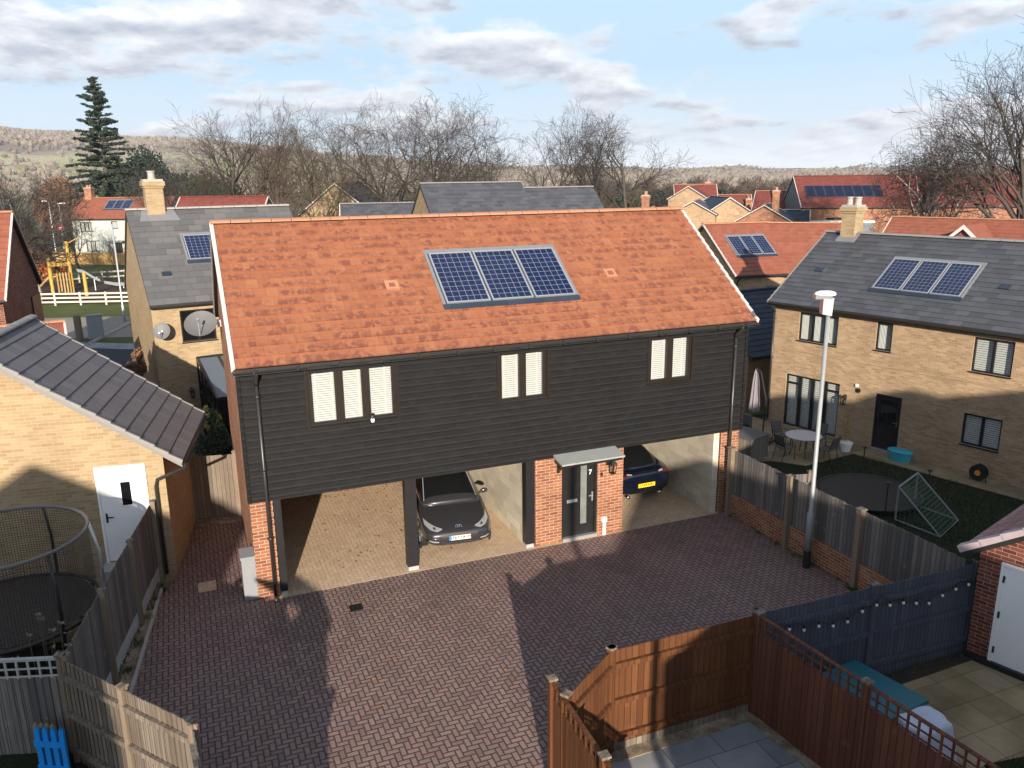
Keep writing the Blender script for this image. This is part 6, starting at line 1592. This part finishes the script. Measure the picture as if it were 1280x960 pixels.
for a, b in zip(P_, P_[1:]):
    for y0_, y1_, z1_ in ((-.3,.3,0),(-.33,-.29,.2),(.29,.33,.2)):
        f_.hexa([(a[0],y0_,a[2]-.05),(b[0],y0_,b[2]-.05),(b[0],y1_,b[2]-.05),(a[0],y1_,a[2]-.05),(a[0],y0_,a[2]+z1_),(b[0],y0_,b[2]+z1_),(b[0],y1_,b[2]+z1_),(a[0],y1_,a[2]+z1_)])
f_.build('chute', M['post_white'], sl_)
for x, h in ((3.7,.3),(1.3,1.05)): f_ = MB(); f_.tube([(x,0,0),(x,0,h)],.055,8); f_.build('support', M['steel'], sl_)
for lab, (x, y), h in (('single yellow play post in front of the slide', (-8.75,63.2), 2.0),('second yellow play post nearer the lamp', (-5.2,66), 2.0)):
    r_ = thing('play_post', lab, 'post', (x, y, -1.2)); f_ = MB(); f_.tube([(0,0,0),(0,0,h),(0,0,h+.1)],[.15,.15,.06],10); f_.build('post', M['play_yellow'], r_)
r_ = thing('play_boulder', 'pale carved stone post beside the climbing frame ramp', 'stone', (-12.2,61.5,-1.2)); f_ = MB(); f_.lathe([(.25,0),(.3,.6),(.24,1.2),(.1,1.45),(0,1.5)],10); f_.build('stone', M['kerb'], r_)

# ================================================================== TREES
def bare_mesh(seed, H, trunk_r, spread=.5, levels=4, kids=(8,6,5,4), up=.35, clear=.25, lean=0., droop=0., minr=.009, stems=1, stemspread=.5, wig=.16, l0=.62, tl=0):
    rr_ = random.Random(seed); T_ = MB(); Cm = MB()
    def branch(p, d, ln, r, lvl):
        segs = 5 if lvl < 2 else 3; pts = [p.copy()]; rad = [r]; d = d.normalized()
        for i in range(segs):
            w_ = Vector((rr_.gauss(0,1), rr_.gauss(0,1), rr_.gauss(0,.7)))*wig*(1.15 if lvl > 1 else .9 if lvl else .45)
            tr = Vector((0,0,1))*(up*(.25,.5,.22,.1,.1)[lvl]) if lvl < 3 or not droop else Vector((0,0,-droop))
            d = (d+w_+tr*.35).normalized(); p = p+d*(ln/segs); pts.append(p.copy())
            rad.append(max(minr, r*(1-.75*(i+1)/segs)) if lvl else max(minr, r*(1-.7*(i+1)/segs)))
        n_ = 8 if lvl == 0 else 5 if lvl == 1 else 3
        (T_ if lvl <= tl else Cm).tube(pts, rad, n_, cap=False)
        if lvl >= levels: return
        k = kids[lvl]
        for c in range(k):
            t = (clear if lvl == 0 else .18)+(1-(clear if lvl == 0 else .18))*(c+rr_.random()*.8)/k
            t = min(t, .98); q = t*segs; i = min(int(q), segs-1); b = pts[i].lerp(pts[i+1], q-i); br = rad[i]*(1-(q-i))+rad[i+1]*(q-i)
            ax = (pts[i+1]-pts[i]).normalized(); a = rr_.uniform(0, 2*PI)
            o1 = ax.orthogonal().normalized(); o2 = ax.cross(o1); out = o1*math.cos(a)+o2*math.sin(a)
            sp = spread*rr_.uniform(.7,1.35)
            nd = (ax*(1-sp*.55)+out*sp+Vector((0,0,up*(.3 if lvl < 2 else .1)))).normalized()
            nl = ln*rr_.uniform(.5,.78)*(1.25-.6*t if lvl == 0 else 1-.3*t)
            branch(b, nd, nl, max(minr, br*rr_.uniform(.55,.78)), lvl+1)
    for s in range(stems):
        a = 2*PI*s/max(1,stems)+rr_.random(); off = Vector((math.cos(a), math.sin(a), 0))*(stemspread*.35 if stems > 1 else 0)
        d = Vector((lean, 0, 1))+Vector((math.cos(a), math.sin(a), 0))*(stemspread*.5 if stems > 1 else 0)
        branch(off, d, H*l0*rr_.uniform(.9,1.08), trunk_r*rr_.uniform(.8,1), 0)
    return T_, Cm
def bare_tree(label, loc, seed, H, trunk_r, mat='twig', bark='bark', name='bare_tree', rz=0., group=None, **kw):
    T_, Cm = bare_mesh(seed, H, trunk_r, **kw)
    r_ = thing(name, label, 'tree', loc, rz, group)
    # true height may exceed H: rescale to H
    zs = max(v[2] for v in Cm.v); k = H/zs
    T_.v = [(x*k, y*k, z*k) for x, y, z in T_.v]; Cm.v = [(x*k, y*k, z*k) for x, y, z in Cm.v]
    T_.build('trunk', M[bark], r_, smooth=True, weld=False); Cm.build('crown', M[mat], r_, smooth=True, weld=False)
    return r_
G0 = -1.22
bare_tree('tall bare tree with an open crown, leftmost of the bare row left of centre', (5.3,68.2,G0), 11, 17.8, .34, levels=4, kids=(9,7,6,4), spread=.55, clear=.32)
bare_tree('dense reddish bare tree in the bare row left of centre', (8.7,67.9,G0), 12, 17.5, .36, 'twig_red', levels=4, kids=(12,8,6,5), spread=.5, clear=.2)
bare_tree('olive bare tree with slender upright limbs right of the reddish one', (11.8,62.3,G0), 13, 17.4, .28, 'twig_olive', levels=4, kids=(9,6,5,4), spread=.5, stems=2, stemspread=.35, clear=.35)
bare_tree('low spreading bare tree leaning over the slate roof left of centre', (9.6,55,G0), 14, 12.5, .2, 'twig_olive', levels=4, kids=(7,5,4,3), spread=.6, stems=3, stemspread=.7, up=.3)
bare_tree('wide bare tree behind the orange ridge, left of the central pair', (18.9,55.8,G0), 21, 17.6, .26, levels=4, kids=(8,7,6,4), spread=.66, clear=.3, stems=3, stemspread=.75, up=.28)
bare_tree('wide bare tree behind the orange ridge, right of the central pair', (24.2,54.2,G0), 22, 17.4, .26, levels=4, kids=(8,7,6,4), spread=.68, clear=.3, stems=3, stemspread=.75, up=.28)
bare_tree('tall rounded bare tree, left of the trio right of centre', (39.6,69.4,G0), 31, 16.8, .3, levels=4, kids=(9,7,6,4), spread=.56, clear=.3, up=.3, l0=.6)
bare_tree('tall rounded bare tree, middle of the trio right of centre', (43.4,67.4,G0), 32, 17.6, .32, levels=4, kids=(9,7,6,4), spread=.58, clear=.3, up=.3, l0=.6)
bare_tree('tall rounded bare tree, right of the trio right of centre', (47.3,65.3,G0), 33, 17.5, .32, levels=4, kids=(9,7,6,4), spread=.6, clear=.28, up=.3, l0=.58)
bare_tree('drooping silver birch in front of the red apartment block', (53.3,31.2,-1.5), 41, 15.4, .26, 'twig_red', 'birch_bark', 'birch_tree', levels=4, kids=(11,7,5,5), spread=.7, droop=.75, up=.5, stems=2, stemspread=.3, tl=1)
bare_tree('very tall bare tree cut by the right edge of the picture', (50.2,19.0,-1.5), 42, 20.5, .4, levels=4, kids=(13,8,6,5), spread=.5, clear=.3, up=.3)
bare_tree('brown twiggy tree in front of the red block at the right edge', (52.5,26.,-1.5), 43, 7.5, .09, 'twig_red', levels=4, kids=(9,7,5,4), spread=.7, stems=4, stemspread=.8, clear=.1)
bare_tree('low brown scrub tree below the birch at the right', (56,36.,-1.5), 44, 7.5, .16, 'twig_red', levels=3, kids=(14,9,7), spread=.7, stems=4, stemspread=.9, clear=.05)
bare_tree('grey bare tree cut by the left edge of the picture', (-15.2,67.5,G0), 51, 12.3, .3, levels=4, kids=(11,8,6,5), spread=.7, clear=.15, stems=2, stemspread=.7)
bare_tree('small bare tree on the green behind the orange shrub', (-11.6,88,G0), 52, 7.5, .12, levels=3, kids=(12,8,6), spread=.6)
bare_tree('row of slim pale bare stems right of the big conifer', (-.4,63.6,G0), 53, 12.8, .15, levels=3, kids=(10,6,5), spread=.35, stems=7, stemspread=.55)
bare_tree('pale bare stems between the chimney and the reddish tree', (2.8,64.5,G0), 54, 9.5, .13, levels=3, kids=(8,5,4), spread=.4, stems=5, stemspread=.6)
bare_tree('young sapling in the grass behind the playground', (-7.2,78,G0), 57, 4.2, .05, 'twig_olive', levels=2, kids=(12,8), spread=.5)

def leaf_cloud(mb, rr_, c, rad, n_, size, flat=1., m=0):
    for i in range(n_):
        d = Vector((rr_.gauss(0,1), rr_.gauss(0,1), rr_.gauss(0,1))).normalized()*(rr_.random()**.4)
        p = Vector((c[0]+d.x*rad[0], c[1]+d.y*rad[1], c[2]+d.z*rad[2]))
        a = Vector((rr_.gauss(0,1), rr_.gauss(0,1), rr_.gauss(0,1)*flat)).normalized()*size*rr_.uniform(.6,1.4); b = a.orthogonal().normalized()*size*.45
        mb.face([p-a*.5, p+b, p+a*.5, p-b], m)
def bush(label, loc, blobs, mat, size=.16, dens=260, name='shrub', seed=1, cat='shrub', trunk=True, group=None):
    rr_ = random.Random(seed); r_ = thing(name, label, cat, loc, 0, group); f_ = MB()
    for (x, y, z, rx, ry, rz_) in blobs:
        k = max(3, int(3+rx*ry*rz_*2))
        for j in range(k*2):
            d = Vector((rr_.gauss(0,1), rr_.gauss(0,1), rr_.gauss(0,1))).normalized()*.75
            leaf_cloud(f_, rr_, (x+d.x*rx, y+d.y*ry, z+d.z*rz_), (rx*.42, ry*.42, rz_*.42), int(dens/(k*2)), size)
    f_.build('foliage', [M[mat]], r_, weld=False)
    if trunk:
        t_ = MB()
        for j in range(4):
            a = rr_.uniform(0,6.3); b = rr_.choice(blobs); t_.tube([(0,0,0),(b[0]*.5,b[1]*.5,b[2]*.5),(b[0]+.2*math.cos(a),b[1]+.2*math.sin(a),b[2])],[.09,.06,.02],5)
        t_.build('stem', M['bark'], r_)
    return r_
bush('yellow green shrub at the corner of the buff house wall', (-3.0,14.2,-.9), [(0,0,2.0,.6,.5,.9),(.25,.3,3.4,.4,.4,.6),(-.2,0,1,.7,.6,.8)], 'brown_leaf', .1, 900, seed=3)
bush('dark green shrub with yellow tips in the gap by the orange roofed house', (-.75,9.6,-1.1), [(0,0,1.2,.75,.9,1.1),(.3,-.5,2.2,.5,.6,.7),(-.5,-.6,.9,.5,.5,.8)], 'evergreen', .11, 1700, seed=4)
bush('bright yellow shrub tips against the left side of the orange roofed house', (-.42,9.1,-1.1), [(0,0,2.75,.28,.35,.45)], 'yellow_leaf', .1, 260, seed=5)
bush('spiky green plant behind the grey garage roof', (-3.3,12.6,-1.), [(0,0,2.3,.6,.5,.6)], 'evergreen', .3, 160, seed=6)
bush('orange autumn shrub beside the left edge brick gable', (-13.9,79,G0), [(0,0,1.6,1.5,1.2,1.5),(.9,0,1.0,1.,1.,.9),(-.5,0,2.7,.9,.8,.9)], 'orange_leaf', .28, 1500, seed=7)
bush('copper brown leafed tree near the conifer', (-18.9,146,G0), [(0,0,7.,3,2.6,3.6),(1.8,0,5,2.8,2.4,3.2),(-1.8,0,5,2.6,2.4,3.2)], 'brown_leaf', .4, 2600, 'broadleaf_tree', 8, 'tree')
bush('dark evergreen tree between the conifer and the buff chimney', (-4.6,133,G0), [(0,0,8.5,3.6,3,6),(3,0,6.2,3.2,2.8,5),(-3.2,0,6.4,3.2,2.8,5),(6.4,.5,6,3.2,2.8,4.6)], 'conifer', .5, 5200, 'evergreen_tree', 9, 'tree')
bush('dark evergreen right of the dark evergreen tree behind the chimney', (3.6,128,G0), [(0,0,6.,3.4,3,5),(3.8,0,5.2,3.,3,4)], 'evergreen', .5, 2600, 'evergreen_tree', 10, 'tree')
bush('green conifer bush in the trees right of the rounded trio', (52.5,72,-2), [(0,0,4.5,1.6,1.6,3.6)], 'evergreen', .34, 1500, 'evergreen_tree', 12, 'tree')

def conifer(label, loc, H, seed, Rb=3.4):
    rr_ = random.Random(seed); r_ = thing('conifer_tree', label, 'tree', loc)
    t_ = MB(); t_.tube([(0,0,0),(.15,0,H*.5),(0,.1,H)],[.5,.3,.04],9); fA = MB()
    nb_ = 210
    for i in range(nb_):
        t = (i/nb_)**.9; z = H*(.1+.89*t)+rr_.uniform(-.5,.5); a = i*2.4+rr_.uniform(-.5,.5)
        prof = (1-t)**.8*(.55+.45*min(1, t/.12))
        L_ = (Rb*prof+.3)*rr_.choice((rr_.uniform(.35,.7), rr_.uniform(.75,1.2), rr_.uniform(.8,1.05)))
        c, s_ = math.cos(a), math.sin(a); rise = rr_.uniform(-.1,.25)+.35*t; pts = []
        for j in range(6):
            q = j/5; pts.append(Vector((c*L_*q, s_*L_*q, z+L_*(rise*q-.55*q*q*(1-.6*t)+.2*q**3))))
        t_.tube(pts, [.08*(1-t)+.03,.05,.04,.03,.02,.01], 4, cap=False)
        n_ = int(10+L_*15)
        for j in range(n_):
            q = 1-.8*rr_.random()**1.4; m_ = q*5; ii = min(int(m_), 4); p = pts[ii].lerp(pts[ii+1], m_-ii)
            leaf_cloud(fA, rr_, p+Vector((0,0,-.12)), (.42,.42,.2), 3, .42*(1-.35*t), .6, 1 if rr_.random() < .35 else 0)
    t_.build('trunk', M['bark'], r_, weld=False); fA.build('crown', [M['conifer'], M['conifer_b']], r_, weld=False)
conifer('tall dark conifer standing over the houses at left', (-10.6,133,-1.25), 25.6, 5, 6.6)

# far treeline: three small bare trees and a bush, copied along the horizon
protos = []
for i, sd_ in enumerate((61, 62, 63)):
    T_, Cm = bare_mesh(sd_, 9, .2, spread=.6, levels=3, kids=(9,6,5), clear=.15, stems=2, stemspread=.5, minr=.03)
    r_ = thing('far_tree', 'bare tree in the hazy treeline along the horizon', 'tree', (0,0,0), 0, 'bare trees along the horizon')
    T_.build('trunk', M['bark'], r_, weld=False); Cm.build('crown', M[('twig','twig_red','twig_olive')[i]], r_, weld=False); protos.append(r_)
b_ = bush('round evergreen in the hazy treeline along the horizon', (0,0,0), [(0,0,3.2,2.6,2.4,3.),(1.6,.3,2.4,2,2,2.2)], 'conifer', .5, 900, 'far_tree', 64, 'tree', True, 'evergreens along the horizon'); protos.append(b_)
tr_ = random.Random(5); used = set()
def plant(pi, x, y, z, sc):
    p = protos[pi]
    if pi not in used: used.add(pi); p.location = (x,y,z); p.rotation_euler = (0,0,tr_.uniform(0,6)); p.scale = (sc,sc,sc); return
    copy_tree(p, (x,y,z), tr_.uniform(0,6.3), sc)
def pol(azd, r): return r*math.sin(R(azd))-.8, r*math.cos(R(azd))-16.6
for i in range(128):
    az = tr_.uniform(26, 60) if i < 105 else tr_.uniform(-16, 26)
    r = tr_.uniform(150, 330) if az > 26 else tr_.uniform(130, 260)
    x, y = pol(az, r); t = min(1, max(0, (r-150)/450)); z = -1.3-9*t*t*(3-2*t)
    top = (8.8+ (2.2 if az > 26 else .5)*r/200-z) if az > 26 else tr_.uniform(4.5,7)
    plant(3 if tr_.random() < .16 else tr_.randint(0,2), x, y, z, max(.5, top*tr_.uniform(.72,1.0)/10.5))
# far woodland on the hills: reads as one mass
f_ = MB(); wr = random.Random(9)
dg = bpy.context.evaluated_depsgraph_get(); bpy.context.view_layer.update()
hills = [o for o in bpy.data.objects if o.name.startswith('hill')]
trees = []
for o in hills:
    vs = [v.co for v in o.data.vertices]; tv = BVHTree.FromPolygons([v.copy() for v in vs], [tuple(p.vertices) for p in o.data.polygons]); trees.append(tv)
cnt = 0
for i in range(110000):
    if cnt > 16000: break
    az = wr.uniform(-12, 58); r = wr.uniform(900, 2400) if az < 40 else wr.uniform(1150, 2600); x, y = pol(az, r)
    h_ = None
    for tv in trees:
        q = tv.ray_cast(Vector((x, y, 600)), Vector((0,0,-1)))
        if q[0] and (h_ is None or q[0].z > h_): h_ = q[0].z
    if h_ is None: continue
    dens = .9 if h_ > 62 else (.65 if h_ < 6 else .1)
    from mathutils import noise as mn
    nzv = mn.noise(Vector((x*.006, y*.004, 2.)))
    if wr.random() > dens+(.5 if nzv > .22 else 0): continue
    cnt += 1; s = wr.uniform(3, 6); hh = wr.uniform(5, 9); m_ = wr.choice((0,0,1,1,2))
    ringp = [(x+s*math.cos(2*PI*k/6+.3)*wr.uniform(.6,1.1), y+s*math.sin(2*PI*k/6+.3)*wr.uniform(.6,1.1), h_+hh*wr.uniform(.4,.65)) for k in range(6)]
    top = (x+wr.uniform(-2,2), y+wr.uniform(-2,2), h_+hh)
    for k in range(6):
        f_.face([ringp[k], ringp[(k+1)%6], top], m_); f_.face([ringp[k], ringp[(k+1)%6], (x, y, h_-2)], m_)
wm = [plain('far bare woodland', (.24,.2,.165), 1., var=.2, scale=.05, spec=.1), plain('far brown woodland', (.18,.145,.115), 1., var=.2, scale=.05, spec=.1), plain('far olive woodland', (.18,.165,.1), 1., var=.2, scale=.05, spec=.1)]
tag(f_.build('woodland', wm, weld=False), 'far off bare woodland covering the hills', 'woodland', kind='stuff')

# ================================================================== HAZE
f_ = MB(); f_.box(-3300, 3300, -3320, 3300, -13, 146)
m = bpy.data.materials.new('pale haze'); m.use_nodes = True; n = NT(m.node_tree); n.n.remove(n.n['Principled BSDF'])
pv = n.node('ShaderNodeVolumePrincipled'); pv.inputs['Color'].default_value = (.86,.9,.97,1); pv.inputs['Density'].default_value = 1.7e-4; pv.inputs['Anisotropy'].default_value = .2
n.l.new(pv.outputs[0], n.n['Material Output'].inputs['Volume'])
tag(f_.build('haze', m), 'thin pale haze over the far hills', 'haze', kind='stuff')
